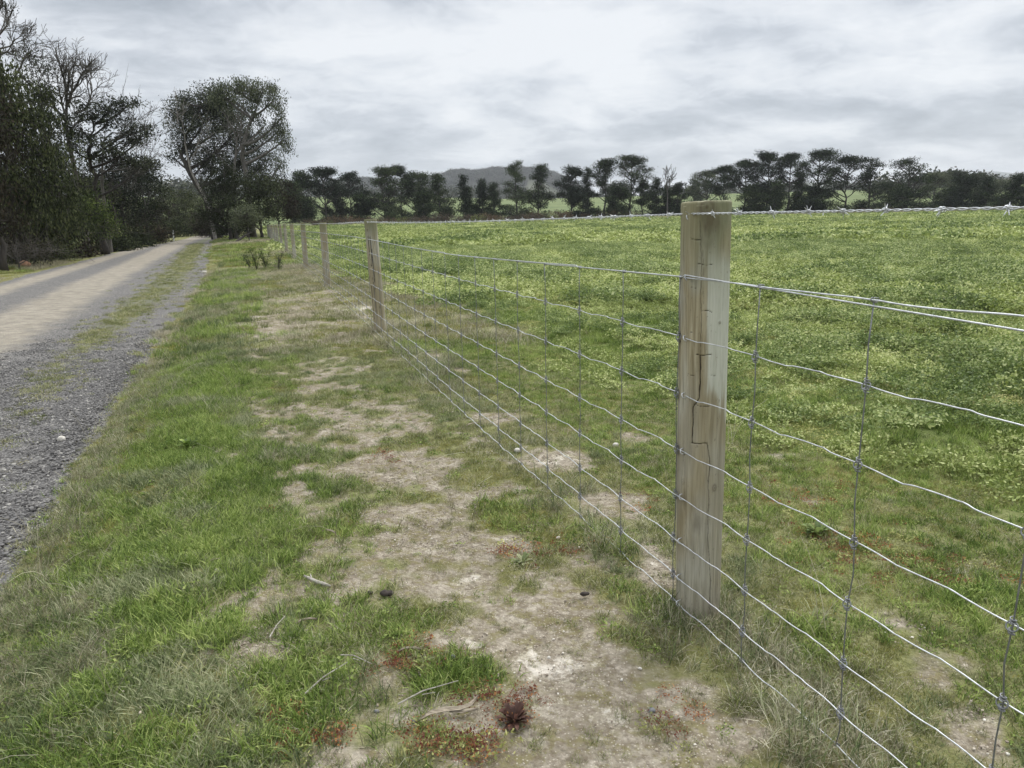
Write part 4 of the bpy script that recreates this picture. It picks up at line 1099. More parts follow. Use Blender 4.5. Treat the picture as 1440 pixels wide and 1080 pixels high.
def grow(mb, rng, p, d, L, r, depth, curl=.18, upb=.06, spread=.65, kids=(3, 5), k=5, minr=.006, lean=None):
    n = 6; pts = [np.array(p)]; d = np.array(d, float)
    for i in range(n):
        d = d + rng.normal(0, curl, 3) + np.array([0, 0, upb]) + (lean if lean is not None else 0); d /= np.linalg.norm(d); pts.append(pts[-1] + d * L / n)
    rad = np.linspace(r, max(r * .5, minr), n + 1)
    mb.tube(np.array(pts), rad, max(3, k), False)
    if depth == 0: return
    for c in range(rng.integers(*kids)):
        t = rng.uniform(.3, 1.0); i = min(n - 1, int(t * n)); q = pts[i] + (pts[i + 1] - pts[i]) * (t * n - i)
        ax = pts[i + 1] - pts[i]; ax /= np.linalg.norm(ax)
        perp = np.cross(ax, rng.normal(size=3)); perp /= np.linalg.norm(perp); nd = ax * math.cos(spread) + perp * math.sin(spread) * rng.uniform(.7, 1.3)
        grow(mb, rng, q, nd, L * rng.uniform(.5, .78), rad[i] * rng.uniform(.5, .7), depth - 1, curl * 1.12, upb, spread, kids, k - 1, minr, None if lean is None else lean * .5)
    nd = d + rng.normal(0, .2, 3); grow(mb, rng, pts[-1], nd / np.linalg.norm(nd), L * .7, rad[-1], depth - 1, curl, upb, spread, kids, k - 1, minr)


def bare_tree(label, dist, bx, trunk_px, tr, branches, seed, wood='bark_grey', kind='bare_tree', crown=None, minr=.012, depth=3, group=None):
    """branches: (px, py, toward px, toward py, size) start point on the trunk and the direction of each main limb"""
    rng = np.random.default_rng(seed); base = at_depth(bx, dist); base[2] -= .05
    trunk = np.array([base] + [pt(x, y, dist) for x, y in trunk_px]); mb = MB()
    tt = np.linspace(0, 1, 16); tl = np.linspace(0, 1, len(trunk)); tp = np.stack([np.interp(tt, tl, trunk[:, i]) for i in range(3)], 1)
    mb.tube(tp - base, tr * (1 - .7 * tt), 6, False)
    for x0, y0, x1, y1, rs in branches:
        a = pt(x0, y0, dist); b = pt(x1, y1, dist, rng.normal(0, .5) * abs(x1 - x0) * dist / FPX)
        L = np.linalg.norm(b - a)
        grow(mb, rng, a - base, (b - a) / L, L * .55, tr * rs, depth, .16, .05, .62, (3, 6), 5, minr)
    cm = None
    if crown:
        lobes, leaf, clump, fol, nleaf = crown
        fbm_ = MB()
        for c, rad, ncl in lobes_px(lobes, dist, rng):
            for j in range(ncl):
                d = rng.normal(size=3); d /= np.linalg.norm(d); q = c + d * np.array(rad) * rng.uniform(.1, 1) ** .5
                n = int(nleaf * rng.uniform(.6, 1.3)); fbm_.leaves(rng.normal(size=(n, 3)) * clump * .5 * np.array([1, 1, .6]) + q - base, leaf, leaf * .45, rng, up=.2)
                mb.tube(np.array([c - base, .5 * (c + q) + rng.normal(0, .1, 3) - base, q - base]), [minr * 1.6, minr * 1.2, minr], 3, False)
        cm = fbm_.mesh('crown', M[fol])
    return tree_thing(kind, base, mb.mesh('trunk', M[wood], True), cm, label, 'tree', group)


def left_trees():
    # --- near wattles at the left edge of the frame
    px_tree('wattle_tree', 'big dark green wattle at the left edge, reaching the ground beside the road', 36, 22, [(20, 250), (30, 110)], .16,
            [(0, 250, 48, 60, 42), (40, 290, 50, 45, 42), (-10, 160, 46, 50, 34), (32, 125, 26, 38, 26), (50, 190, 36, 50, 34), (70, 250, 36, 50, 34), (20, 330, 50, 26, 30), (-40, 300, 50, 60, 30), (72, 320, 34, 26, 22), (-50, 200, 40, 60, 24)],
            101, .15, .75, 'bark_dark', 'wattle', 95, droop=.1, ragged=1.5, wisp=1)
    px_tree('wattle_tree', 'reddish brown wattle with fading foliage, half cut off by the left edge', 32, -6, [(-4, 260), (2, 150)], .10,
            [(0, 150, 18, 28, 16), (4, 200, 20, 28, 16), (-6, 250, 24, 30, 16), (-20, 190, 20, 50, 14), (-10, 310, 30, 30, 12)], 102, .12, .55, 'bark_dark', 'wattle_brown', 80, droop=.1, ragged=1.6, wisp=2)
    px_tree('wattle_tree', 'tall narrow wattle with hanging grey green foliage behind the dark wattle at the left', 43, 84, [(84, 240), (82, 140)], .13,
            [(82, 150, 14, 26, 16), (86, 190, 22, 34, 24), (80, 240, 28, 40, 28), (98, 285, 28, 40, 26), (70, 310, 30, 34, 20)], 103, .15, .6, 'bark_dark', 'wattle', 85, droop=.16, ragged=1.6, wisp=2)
    px_tree('small_wattle', 'bright green young wattle bush in front of the dark trees at the road bend', 45, 118, [(118, 330), (120, 300)], .06,
            [(112, 305, 26, 20, 30), (132, 298, 22, 22, 26), (100, 322, 24, 14, 20), (146, 318, 18, 16, 18), (122, 284, 16, 14, 14)], 104, .12, .5, 'bark_dark', 'wattle_light', 75, cat='shrub', ragged=1.4)
    px_tree('twiggy_shrub', 'low grey twiggy shrub at the foot of the big left wattle', 33, 16, [(16, 352), (18, 344)], .03,
            [(14, 350, 34, 10, 26), (48, 352, 24, 8, 18), (-16, 344, 26, 16, 14)], 105, .07, .45, 'bark_grey', 'wattle_brown', 24, cat='shrub', ragged=1.8, wisp=6, twig_r=.012)
    # --- bare and thin trees rising over them
    bare_tree('leafless dead tree standing highest at the top left corner, its crown cut by the frame', 44, 30, [(30, 200), (32, 110), (34, 75), (28, 40), (40, 15)], .17,
              [(32, 105, -8, 60, .45), (34, 85, 62, 62, .4), (30, 60, 72, 38, .4), (28, 45, 6, 14, .4), (38, 22, 72, 8, .45), (40, 15, 48, -30, .5), (40, 15, 14, -30, .4), (34, 75, 86, 50, .3)], 111, wood='bark_grey',
              crown=([(46, 14, 8, 6, 5), (18, 66, 8, 6, 3)], .13, .5, 'gum_dark', 26), minr=.012)
    bare_tree('wide grey leafless tree with a fan of fine twigs above the left wattles', 48, 118, [(116, 260), (112, 180), (120, 130)], .17,
              [(114, 170, 50, 105, .5), (52, 112, 104, 60, .35), (118, 150, 150, 90, .5), (120, 135, 112, 70, .45), (122, 135, 180, 110, .5), (128, 160, 196, 130, .45), (116, 165, 92, 92, .4), (120, 130, 140, 60, .4), (112, 190, 168, 150, .4)], 112, wood='bark_grey',
              crown=([(76, 88, 14, 16, 14), (100, 100, 10, 14, 8), (70, 120, 12, 20, 10), (90, 140, 22, 16, 10)], .13, .6, 'gum_dark', 40))
    px_tree('gum_tree', 'open branched gum with dark leaf clumps reaching out over the road from the left', 47, 142, [(140, 270), (138, 215), (152, 175)], .17,
            [(150, 160, 18, 14, 12), (178, 150, 14, 9, 8), (200, 148, 12, 7, 6), (170, 172, 16, 9, 8), (206, 182, 16, 6, 7), (216, 190, 10, 5, 4), (128, 178, 20, 14, 12), (140, 205, 28, 14, 16), (180, 222, 30, 10, 14), (210, 232, 16, 9, 8), (190, 196, 20, 6, 7), (110, 200, 20, 20, 12)],
            113, .16, .62, 'bark_dark', 'gum_dark', 60, flat=.45, ragged=1.6, wisp=2)
    bare_tree('thin leafless branches hanging out over the road beside the open gum', 50, 150, [(150, 260), (160, 200)], .12,
              [(158, 205, 235, 180, .5), (150, 225, 240, 205, .45), (160, 200, 214, 150, .4), (150, 240, 232, 250, .35)], 114, minr=.011)
    # --- the mass of shadowy wattles under them
    specs = [(57, 150, [(108, 250, 26, 34, 26), (130, 262, 30, 40, 34), (118, 305, 34, 30, 30)], 'bushy dark wattle behind the bright green young wattle', 'wattle'),
             (60, 176, [(160, 246, 26, 24, 26), (182, 262, 30, 34, 32), (170, 300, 34, 28, 30), (196, 240, 22, 14, 14)], 'spreading dark wattle with a ragged top beneath the open gum', 'gum_dark'),
             (66, 206, [(206, 244, 18, 16, 18), (214, 268, 22, 24, 24), (200, 300, 28, 24, 26), (222, 232, 10, 8, 6)], 'dark wattle leaning to the roadside just left of the marker post', 'wattle'),
             (100, 238, [(232, 276, 16, 14, 20), (246, 285, 18, 18, 24), (238, 308, 22, 16, 20)], 'rounded mid green wattle above the white marker post', 'wattle'),
             (104, 262, [(256, 272, 14, 12, 18), (268, 286, 16, 16, 22), (262, 304, 20, 14, 18)], 'dark round wattle where the road disappears', 'wattle'),
             (120, 286, [(280, 284, 11, 10, 12), (288, 298, 14, 12, 16), (278, 310, 18, 10, 12)], 'lowest of the wattles beyond the road bend', 'wattle'),
             (78, 222, [(220, 300, 20, 18, 22), (206, 316, 22, 12, 14)], 'low shadowy wattle behind the roadside bank', 'wattle_brown')]
    for i, (d, bx, lb, lab, fol) in enumerate(specs):
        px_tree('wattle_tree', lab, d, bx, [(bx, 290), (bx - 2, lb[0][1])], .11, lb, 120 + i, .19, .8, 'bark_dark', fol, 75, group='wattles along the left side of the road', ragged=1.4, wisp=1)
    for i, (bx, d, hy, lab) in enumerate(((88, 50, 240, 'leaning black trunk among the left wattles'), (170, 62, 236, 'straight dark trunk under the spreading wattle'), (196, 70, 262, 'thin dark trunk left of the marker post'),
                                          (160, 56, 270, 'short dark trunk behind the young wattle'))):
        bare_tree(lab, d, bx, [(bx + 3, 300), (bx - 4, hy)], .12, [(bx, hy + 20, bx + 18, hy - 10, .4), (bx, hy + 10, bx - 16, hy - 14, .4)], 140 + i, wood='bark_dark', minr=.015, depth=2, kind='thin_tree', group='thin trunks in the left wood')
    und = [(40, 60, 352, 30, 14, 'low dark undergrowth under the tall narrow wattle'), (44, 92, 348, 26, 14, 'shadowy bush left of the bright green young wattle'), (52, 150, 340, 30, 13, 'low dark bush right of the bright green young wattle'),
           (60, 184, 334, 26, 12, 'dark bush filling the foot of the spreading wattle'), (70, 214, 328, 22, 11, 'low bush behind the bank just left of the marker post'), (96, 240, 320, 20, 9, 'dark bush directly behind the marker post'),
           (100, 266, 318, 20, 10, 'dark bush where the road runs out of sight'), (92, 292, 318, 18, 11, 'bush behind the branch heap'), (38, -30, 345, 50, 20, 'dark bush cut by the left edge of the frame'), (74, 326, 316, 24, 12, 'low bush at the foot of the big gums'),
           (130, 250, 300, 26, 14, 'hazy bush seen through the trunks beyond the road bend'), (140, 210, 300, 30, 16, 'distant bush behind the trunks left of the bend'), (130, 290, 300, 22, 14, 'distant bush closing the view along the road'), (120, 175, 300, 26, 18, 'bush deep inside the left wood'), (110, 130, 305, 28, 22, 'dark bush deep in the wood behind the young wattle')]
    for i, (d, bx, cy, rx, ry, lab) in enumerate(und):
        px_tree('wattle_shrub', lab, d, bx, [(bx, cy - ry * .5)], .06, [(bx - rx * .4, cy, rx * .6, ry, 22), (bx + rx * .4, cy + 2, rx * .6, ry * .9, 22), (bx, cy + ry * .6, rx, ry * .5, 22)], 170 + i, .10 + .0012 * d, .5 + .004 * d, 'bark_dark', 'wattle_brown' if i % 3 == 1 else 'wattle', 60, cat='shrub', ragged=1.5)
    # --- the big gum group at the end of the fence
    px_tree('gum_tree', 'big leaning gum with heavy dark crown at the far end of the fence', 82, 303, [(296, 285), (278, 245), (268, 222), (275, 195), (300, 150)], .42,
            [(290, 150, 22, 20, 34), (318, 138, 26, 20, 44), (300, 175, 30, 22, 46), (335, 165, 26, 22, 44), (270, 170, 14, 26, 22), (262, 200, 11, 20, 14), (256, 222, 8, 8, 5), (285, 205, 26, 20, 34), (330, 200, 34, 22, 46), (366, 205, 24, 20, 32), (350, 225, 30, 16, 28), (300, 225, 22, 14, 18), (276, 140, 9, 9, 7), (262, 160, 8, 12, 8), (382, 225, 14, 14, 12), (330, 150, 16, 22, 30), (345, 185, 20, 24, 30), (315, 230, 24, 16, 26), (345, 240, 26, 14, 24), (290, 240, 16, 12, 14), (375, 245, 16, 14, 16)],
            151, .21, 1.0, 'bark_dark', 'gum_dark', 70, flat=.6, ragged=1.6, wisp=0, limb_r=.16, twig_r=.03)
    px_tree('gum_tree', 'pale limbed gum with drooping olive foliage next to the dark leaning gum', 76, 352, [(352, 270), (350, 225), (362, 180), (378, 145)], .34,
            [(342, 120, 18, 9, 20), (365, 122, 18, 9, 20), (388, 125, 15, 10, 18), (402, 138, 9, 14, 14), (330, 132, 14, 10, 12), (408, 165, 6, 16, 10), (402, 185, 9, 18, 14), (411, 196, 4, 12, 6), (376, 138, 10, 9, 8), (350, 145, 18, 12, 12), (386, 175, 8, 12, 6), (398, 235, 8, 18, 9), (372, 165, 10, 12, 6)],
            152, .19, .70, 'bark_grey', 'gum', 70, flat=.8, droop=.45, ragged=1.0, wisp=0, limb_r=.17, twig_r=.035)
    bare_tree('pale leafless limbs on the left flank of the leaning gum', 80, 300, [(296, 290), (276, 240), (272, 200)], .2,
              [(274, 215, 262, 150, .35), (266, 175, 256, 128, .3), (275, 230, 318, 180, .35)], 153, wood='bark_pale', minr=.014, depth=2)
    bare_tree('grey leafless tree showing its branches inside the gum crown', 73, 330, [(332, 280), (338, 230), (346, 190)], .2,
              [(338, 240, 306, 205, .4), (340, 220, 356, 150, .4), (344, 200, 330, 150, .35), (342, 215, 376, 190, .3)], 154, wood='bark_grey', minr=.014, depth=2)
    px_tree('wattle_tree', 'pointed blue green wattle in front of the big gums', 68, 322, [(322, 290), (322, 240)], .14,
            [(324, 238, 12, 14, 16), (318, 262, 22, 20, 34), (334, 272, 24, 22, 36), (310, 290, 26, 18, 32), (336, 302, 30, 16, 34), (296, 308, 18, 12, 16)], 155, .17, .75, 'bark_dark', 'wattle', 75, ragged=1.4, wisp=1)
    px_tree('wattle_tree', 'dark broad wattle hard against the far end of the fence', 74, 366, [(366, 300), (366, 250)], .14,
            [(352, 262, 22, 18, 26), (372, 262, 20, 20, 28), (362, 292, 26, 20, 34), (384, 286, 16, 24, 22), (350, 310, 24, 10, 18)], 156, .18, .8, 'bark_dark', 'wattle', 80, ragged=1.3)
    px_tree('wattle_tree', 'brownish wattle beyond the fence end, left of the first pine', 86, 392, [(392, 300), (392, 260)], .12,
            [(394, 258, 14, 16, 18), (402, 278, 14, 18, 22), (392, 296, 20, 14, 22), (412, 296, 10, 12, 12)], 157, .2, .8, 'bark_dark', 'wattle_brown', 75, ragged=1.4, wisp=1)
    px_tree('olive_shrub', 'rounded olive green shrub in front of the wattles near the fence end', 62, 348, [(348, 320), (347, 300)], .05,
            [(346, 303, 20, 13, 34), (340, 314, 16, 9, 18), (358, 312, 12, 10, 16)], 158, .11, .5, 'bark_dark', 'olive', 70, cat='shrub', ragged=.9)
    # branch pile, leaning limb
    rng = np.random.default_rng(31); b = gnd(303, 331); b[2] += 0; mb = MB()
    for i in range(90):
        a = rng.normal(size=3) * np.array([1.1, .7, .0]); a[2] = rng.uniform(0, .5); L = rng.uniform(.5, 1.7); th = rng.uniform(0, 6.28); d = np.array([math.cos(th), math.sin(th), rng.normal(.15, .4)]); d /= np.linalg.norm(d)
        q = a + d * L; q[2] = max(q[2], .03); mb.tube([a, .5 * (a + q) + rng.normal(0, .08, 3), q], [rng.uniform(.02, .07), .03, .012], 4)
    o = link('branch_pile', mb.mesh('branch_pile', M['bark_dark']), None, b); tag(o, 'heap of fallen dark branches under the wattles at the road bend', 'branch pile')
    b = gnd(331, 341); e = pt(352, 327, np.hypot(b[0], b[1]) + 1.5); mb = MB(); mb.tube(np.array([b, .5 * (b + e) + [0, 0, .08], e]) - b, [.10, .08, .05], 6)
    for t in (.5, .8): q = (e - b) * t; mb.tube([q, q + [.3, .3, .5]], [.03, .01], 4)
    o = link('fallen_branch', mb.mesh('fallen_branch', M['bark_dark']), None, b); tag(o, 'single dark fallen limb lying under the olive green shrub', 'branch')
    # roadside marker
    b = at_depth(241, 80); mb = MB(); w = .055
    V = [(-w, -.02, -.1), (w, -.02, -.1), (w, .02, -.1), (-w, .02, -.1), (-w, -.02, .95), (w, -.02, .95), (w, .02, .95), (-w, .02, .95), (0, -.02, 1.02), (0, .02, 1.02)]
    mb.add(V, [(0, 1, 5, 4), (1, 2, 6, 5), (2, 3, 7, 6), (3, 0, 4, 7), (4, 5, 8, 8), (7, 6, 9, 9)][:4], [(4, 5, 8), (6, 7, 9)]); mb.add([V[4], V[5], V[6], V[7], V[8], V[9]], [(1, 2, 5, 4), (0, 4, 5, 3)])
    o = link('road_marker', mb.mesh('road_marker', M['white_paint']), None, b); o.scale = (1.0, 1.0, .95); o.rotation_euler = (0, .03, .3); tag(o, 'small white marker post on the left side of the road bend', 'marker post')


left_trees()


def pine(label, px, top, hw, kind, dist, seed, base_lift=0.0, fol='pine', group='pines across the far side of the paddock'):
    rng = np.random.default_rng(seed); base = at_depth(px, dist); base[2] -= .2
    topz = z_at(px, top, base[:2]); H = topz - base[2]; W = 1.30 * hw * dist / FPX
    trunk = [base, base + [rng.normal(0, .02) * H, 0, H * .5], base + [rng.normal(0, .03) * H, 0, H * .96]]
    L = []
    def pad(z, r, ang, rad, th, n): L.append((base + np.array([r * math.cos(ang), r * math.sin(ang), z * H]), (rad, rad, th), int(n * 1.45)))
    if kind in ('umbrella', 'open'):
        z0 = .50 if kind == 'umbrella' else .42
        for i in range(15 if kind == 'umbrella' else 13):
            z = z0 + (0.95 - z0) * (i / 14.) ** .8; f = min(1.0, math.sqrt(max(0.0, (1.03 - z) / .36)))
            r = W * f * rng.uniform(.40, .92); pad(z, r, rng.uniform(0, 6.28), W * rng.uniform(.28, .46), H * .048, int(10 if kind == 'umbrella' else 7))
        for i in range(6 if kind == 'umbrella' else 3): pad(.93 + rng.uniform(-.04, .035), W * rng.uniform(0, .38), rng.uniform(0, 6.28), W * .26, H * .035, 8)
        for i in range(4): pad(rng.uniform(.28, .5), W * rng.uniform(.3, .8), rng.uniform(0, 6.28), W * .22, H * .03, 4)
        for i in range(5): pad(rng.uniform(.03, .20), W * rng.uniform(.1, .9), rng.uniform(0, 6.28), W * .38, H * .05, 7)
    if kind == 'skirt' or kind == 'umbrella_skirt':
        for i in range(11):
            z = .52 + .43 * (i / 10.) ** .8; pad(z, W * rng.uniform(.2, .6) * (1.5 - z), rng.uniform(0, 6.28), W * rng.uniform(.25, .4), H * .035, 8)
        for i in range(15): pad(rng.uniform(.03, .48), W * rng.uniform(.2, .9), rng.uniform(0, 6.28), W * .42, H * .07, 10)
    if kind == 'cone':
        for i in range(24):
            z = .04 + .93 * i / 23.; r = W * (1.04 - z) ** .8 * 1.15; pad(z, r * rng.uniform(.2, .85), rng.uniform(0, 6.28), max(.3, r * .5), H * .035, int(5 + 10 * (1 - z)))
    if kind == 'dense':
        for i in range(32):
            z = rng.uniform(.03, .93); f = min(1, (1.05 - z) / .35) ** .6 * (.75 + .25 * rng.random()); pad(z, W * f * rng.uniform(.2, .95), rng.uniform(0, 6.28), W * .38, H * .055, 10)
        pad(.93, 0, 0, W * .5, H * .04, 12)
    tm, cm = tree_mesh_from_lobes(rng, base, trunk, max(.16, H * .017), L, .34, .95, M['bark_dark'], M[fol], 32, flat=.6, limb_r=.14, twig_r=.05, up=.35, ragged=1.1, k=5, leafasp=.4)
    return tree_thing('pine_tree' if fol == 'pine' else 'gum_tree', base, tm, cm, label, 'tree', group)


def far_trees():
    P_ = [(427, 240, 15, 'dense', 150, 'dense dark pine, first of the far row beyond the fence end'),
          (414, 254, 10, 'dense', 146, 'low dark pine squeezed between the brownish wattle and the first far pine'),
          (459, 235, 22, 'umbrella', 155, 'flat topped pine with a see through trunk, just above the third fence post'),
          (475, 262, 14, 'skirt', 158, 'small bushy pine between two flat topped pines above the third post'),
          (495, 239, 16, 'open', 160, 'slender layered pine left of the second fence post top'),
          (512, 268, 16, 'dense', 158, 'low wide dark pine directly behind the second fence post top'),
          (542, 232, 23, 'dense', 158, 'broad heavy domed pine right of the second fence post'),
          (566, 233, 17, 'umbrella', 164, 'taller airy pine leaning on the right of the broad domed pine'),
          (590, 238, 17, 'open', 166, 'open layered pine with bare trunk and a dark bush at its foot'),
          (597, 270, 12, 'dense', 160, 'small black bushy pine at the foot of the open layered pine'),
          (619, 243, 16, 'skirt', 164, 'ragged pine spreading wide near the ground, left of the pointed pine'),
          (654, 247, 14, 'cone', 160, 'pointed dark pine standing alone in front of the hill'),
          (678, 252, 10, 'cone', 166, 'small cone shaped pine, left of a pair before the hill'),
          (695, 258, 12, 'cone', 166, 'small rounder pine, right of a pair before the hill'),
          (727, 226, 18, 'umbrella_skirt', 166, 'tall pine with an airy top over a dense skirt, in front of the hill crest'),
          (757, 229, 15, 'umbrella_skirt', 168, 'tall thin topped pine at the right end of the hill'),
          (805, 231, 17, 'dense', 168, 'dense steep sided pine starting the middle clump'),
          (827, 236, 11, 'cone', 172, 'narrow pine second from the left in the middle clump'),
          (850, 224, 16, 'umbrella', 172, 'flat headed pine with a long trunk in the middle clump'),
          (868, 262, 13, 'dense', 168, 'low black pine filling the middle clump'),
          (885, 218, 27, 'umbrella', 174, 'largest flat crowned pine of the middle clump'),
          (903, 255, 9, 'open', 172, 'small spindly pine just right of the middle clump'),
          (922, 251, 11, 'cone', 176, 'small pine with bare lower trunk, left of the leafless tree'),
          (937, 262, 8, 'cone', 176, 'thin little pine under the leafless tree'),
          (953, 257, 12, 'skirt', 174, 'bushy small pine just left of the near fence post'),
          (1017, 233, 19, 'umbrella', 186, 'pine with a sloping domed crown behind the near post top'),
          (1045, 225, 20, 'umbrella', 182, 'wide crowned pine right of the near post'),
          (1060, 258, 15, 'dense', 180, 'dark low pine under the wide crowned pine right of the near post'),
          (1077, 212, 18, 'umbrella', 180, 'tall upright pine, highest on the left of the right hand clump'),
          (1085, 252, 15, 'dense', 176, 'black bushy pine at the foot of the tall upright pine'),
          (1106, 215, 19, 'umbrella', 182, 'round headed pine in the middle of the right hand clump'),
          (1124, 240, 12, 'skirt', 184, 'thin pine hidden between two tall ones of the right hand clump'),
          (1147, 210, 22, 'umbrella', 178, 'tallest broad pine of the right hand clump with a dark foot'),
          (1143, 262, 16, 'dense', 176, 'low dark pine at the foot of the tallest broad pine'),
          (1187, 219, 21, 'umbrella', 178, 'pine with several upright limbs and a wide flat head'),
          (1221, 220, 18, 'umbrella_skirt', 180, 'layered pine with a separate dark bush beneath, last of the close group'),
          (1274, 221, 25, 'open', 178, 'solitary wide open headed pine with a dense foot'),
          (1272, 266, 24, 'dense', 174, 'dense spreading dark pine foot under the solitary open headed pine'),
          (1351, 247, 15, 'dense', 200, 'broad dull green conifer in front of the distant tree belt'),
          (1384, 250, 15, 'cone', 190, 'black pointed conifer left of the last dark tree'),
          (1426, 245, 17, 'cone', 185, 'dark pointed conifer near the right edge of the photo'),
          (1456, 258, 18, 'dense', 185, 'dark conifer cut by the right edge'),
          (1330, 266, 12, 'dense', 196, 'low dark bushy conifer below the distant tree belt')]
    for i, (px, top, hw, k, d, lab) in enumerate(P_): pine(lab, px, top, hw, k, d, 300 + i)
    # pale barked gums of the belt behind
    G = [(992, 240, 20, 'umbrella', 215, 'thin sloping gum left behind the near post top'), (974, 262, 12, 'dense', 240, 'low distant gum in the gap left of the near post'),
         (1246, 256, 16, 'umbrella', 260, 'small distant gum seen in the gap left of the solitary pine'), (1310, 243, 15, 'umbrella', 240, 'leftmost gum of the distant belt with a row of bare trunks'),
         (1336, 241, 14, 'umbrella', 246, 'second gum of the distant belt from its left end'), (1366, 244, 14, 'umbrella', 250, 'third gum of the distant belt, behind the dull conifer'),
         (1394, 254, 13, 'umbrella', 262, 'fourth gum of the distant belt, behind the black pointed conifer'), (1410, 258, 12, 'umbrella', 268, 'last gum of the distant belt before the right edge'), (1478, 257, 22, 'umbrella', 262, 'gum just beyond the right edge')]
    for i, (px, top, hw, k, d, lab) in enumerate(G): pine(lab, px, top, hw, k, d, 380 + i, fol='gum', group='gums of the belt behind the pines')
    bare_tree('leafless dead tree sticking up between small pines, left of the near post', 172, 938, [(938, 280), (938, 262)], .22, [(938, 268, 925, 240, .5), (938, 268, 946, 236, .6), (938, 275, 930, 250, .5)], 399, wood='bark_grey', minr=.05, depth=2)
    # hedge of gorse across the far edge of the paddock
    protos = []
    rng = np.random.default_rng(41)
    for k in range(6):
        mb = MB(); wb = MB()
        for c in range(26):
            q = np.array([rng.normal(0, .75), rng.normal(0, .6), rng.uniform(.25, 1.25)]); n = 26
            mb.leaves(rng.normal(size=(n, 3)) * .22 + q, .20, .08, rng, up=.1); wb.tube([np.array([q[0] * .2, q[1] * .2, -.1]), q * [.6, .6, .6], q], [.04, .025, .01], 3, False)
        protos.append((mb.mesh('foliage', M['gorse_green'] if k == 5 else M['gorse']), wb.mesh('stem', M['bark_dark'])))
    xs = list(np.arange(424, 830, 9.5)) + list(np.arange(846, 905, 16)) + list(np.arange(1180, 1452, 11))
    for i, px in enumerate(xs):
        d = (141 if px < 480 else 150) + rng.uniform(-3, 3) + (18 if px > 800 else 0); b = at_depth(px + rng.normal(0, 2), d); k = 5 if (i % 11 == 4) else int(rng.integers(0, 5))
        lab = 'yellow green gorse shrub in the far hedge' if k == 5 else ('rusty brown gorse shrub in the hedge below the far pines' if px < 950 else 'low brown gorse shrub at the right end of the far paddock edge')
        grp = 'green gorse shrubs in the far hedge' if k == 5 else ('brown gorse hedge on the left' if px < 950 else 'brown gorse hedge on the right')
        r = empty('gorse_shrub', b, lab, 'shrub', grp); s = rng.uniform(.8, 1.35) * (1 if px < 950 else .8); r.scale = (s * rng.uniform(1, 1.4), s, s * (1.05 if px < 950 else .75)); r.rotation_euler = (0, 0, rng.uniform(0, 6.28))
        link('foliage', protos[k][0], r); link('stem', protos[k][1], r)
    # pale patch of crop behind the fence end
    n = 260; X = []; 
    mb = MB(); leafpatch(rng, 260, .9, .16, .5, mb); pc = mb.mesh('pale_crop', M['canola'])
    x = []; y = []
    for i in range(170):
        b = at_depth(rng.uniform(386, 424), rng.uniform(136, 148)); x.append(b[0]); y.append(b[1])
    scatter('pale_crop', [pc], np.array(x), np.array(y), np.zeros(len(x)), rng.uniform(.9, 1.9, len(x)), rng=rng, label='pale yellow green plants beyond the far end of the fence')
    # dry grass strip along the far fence on the right
    mb = MB(); blades(rng, 260, .8, (.3, .75), (.03, .06), .5, clumps=9, mb=mb); dg = mb.mesh('dg', M['dry'])
    x = []; y = []
    for i in range(420):
        b = at_depth(rng.uniform(1085, 1470), rng.uniform(160, 168)); x.append(b[0]); y.append(b[1])
    for i in range(240):
        b = at_depth(rng.uniform(425, 960), rng.uniform(139, 142)); x.append(b[0]); y.append(b[1])
    scatter('dry_grass', [dg], np.array(x), np.array(y), np.zeros(len(x)), rng.uniform(.4, 1.1, len(x)), rng=rng, label='bleached long grass along the far edge of the paddock')
    b = at_depth(1157, 120); mb = MB(); mb.tube([(0, 0, -.2), (0, 0, 1.0), (.0, 0, 1.04)], [.09, .085, .05], 8); o = link('paddock_post', mb.mesh('paddock_post', M['white_paint']), None, b); tag(o, 'small pale post standing alone far out in the paddock', 'post')


far_trees()


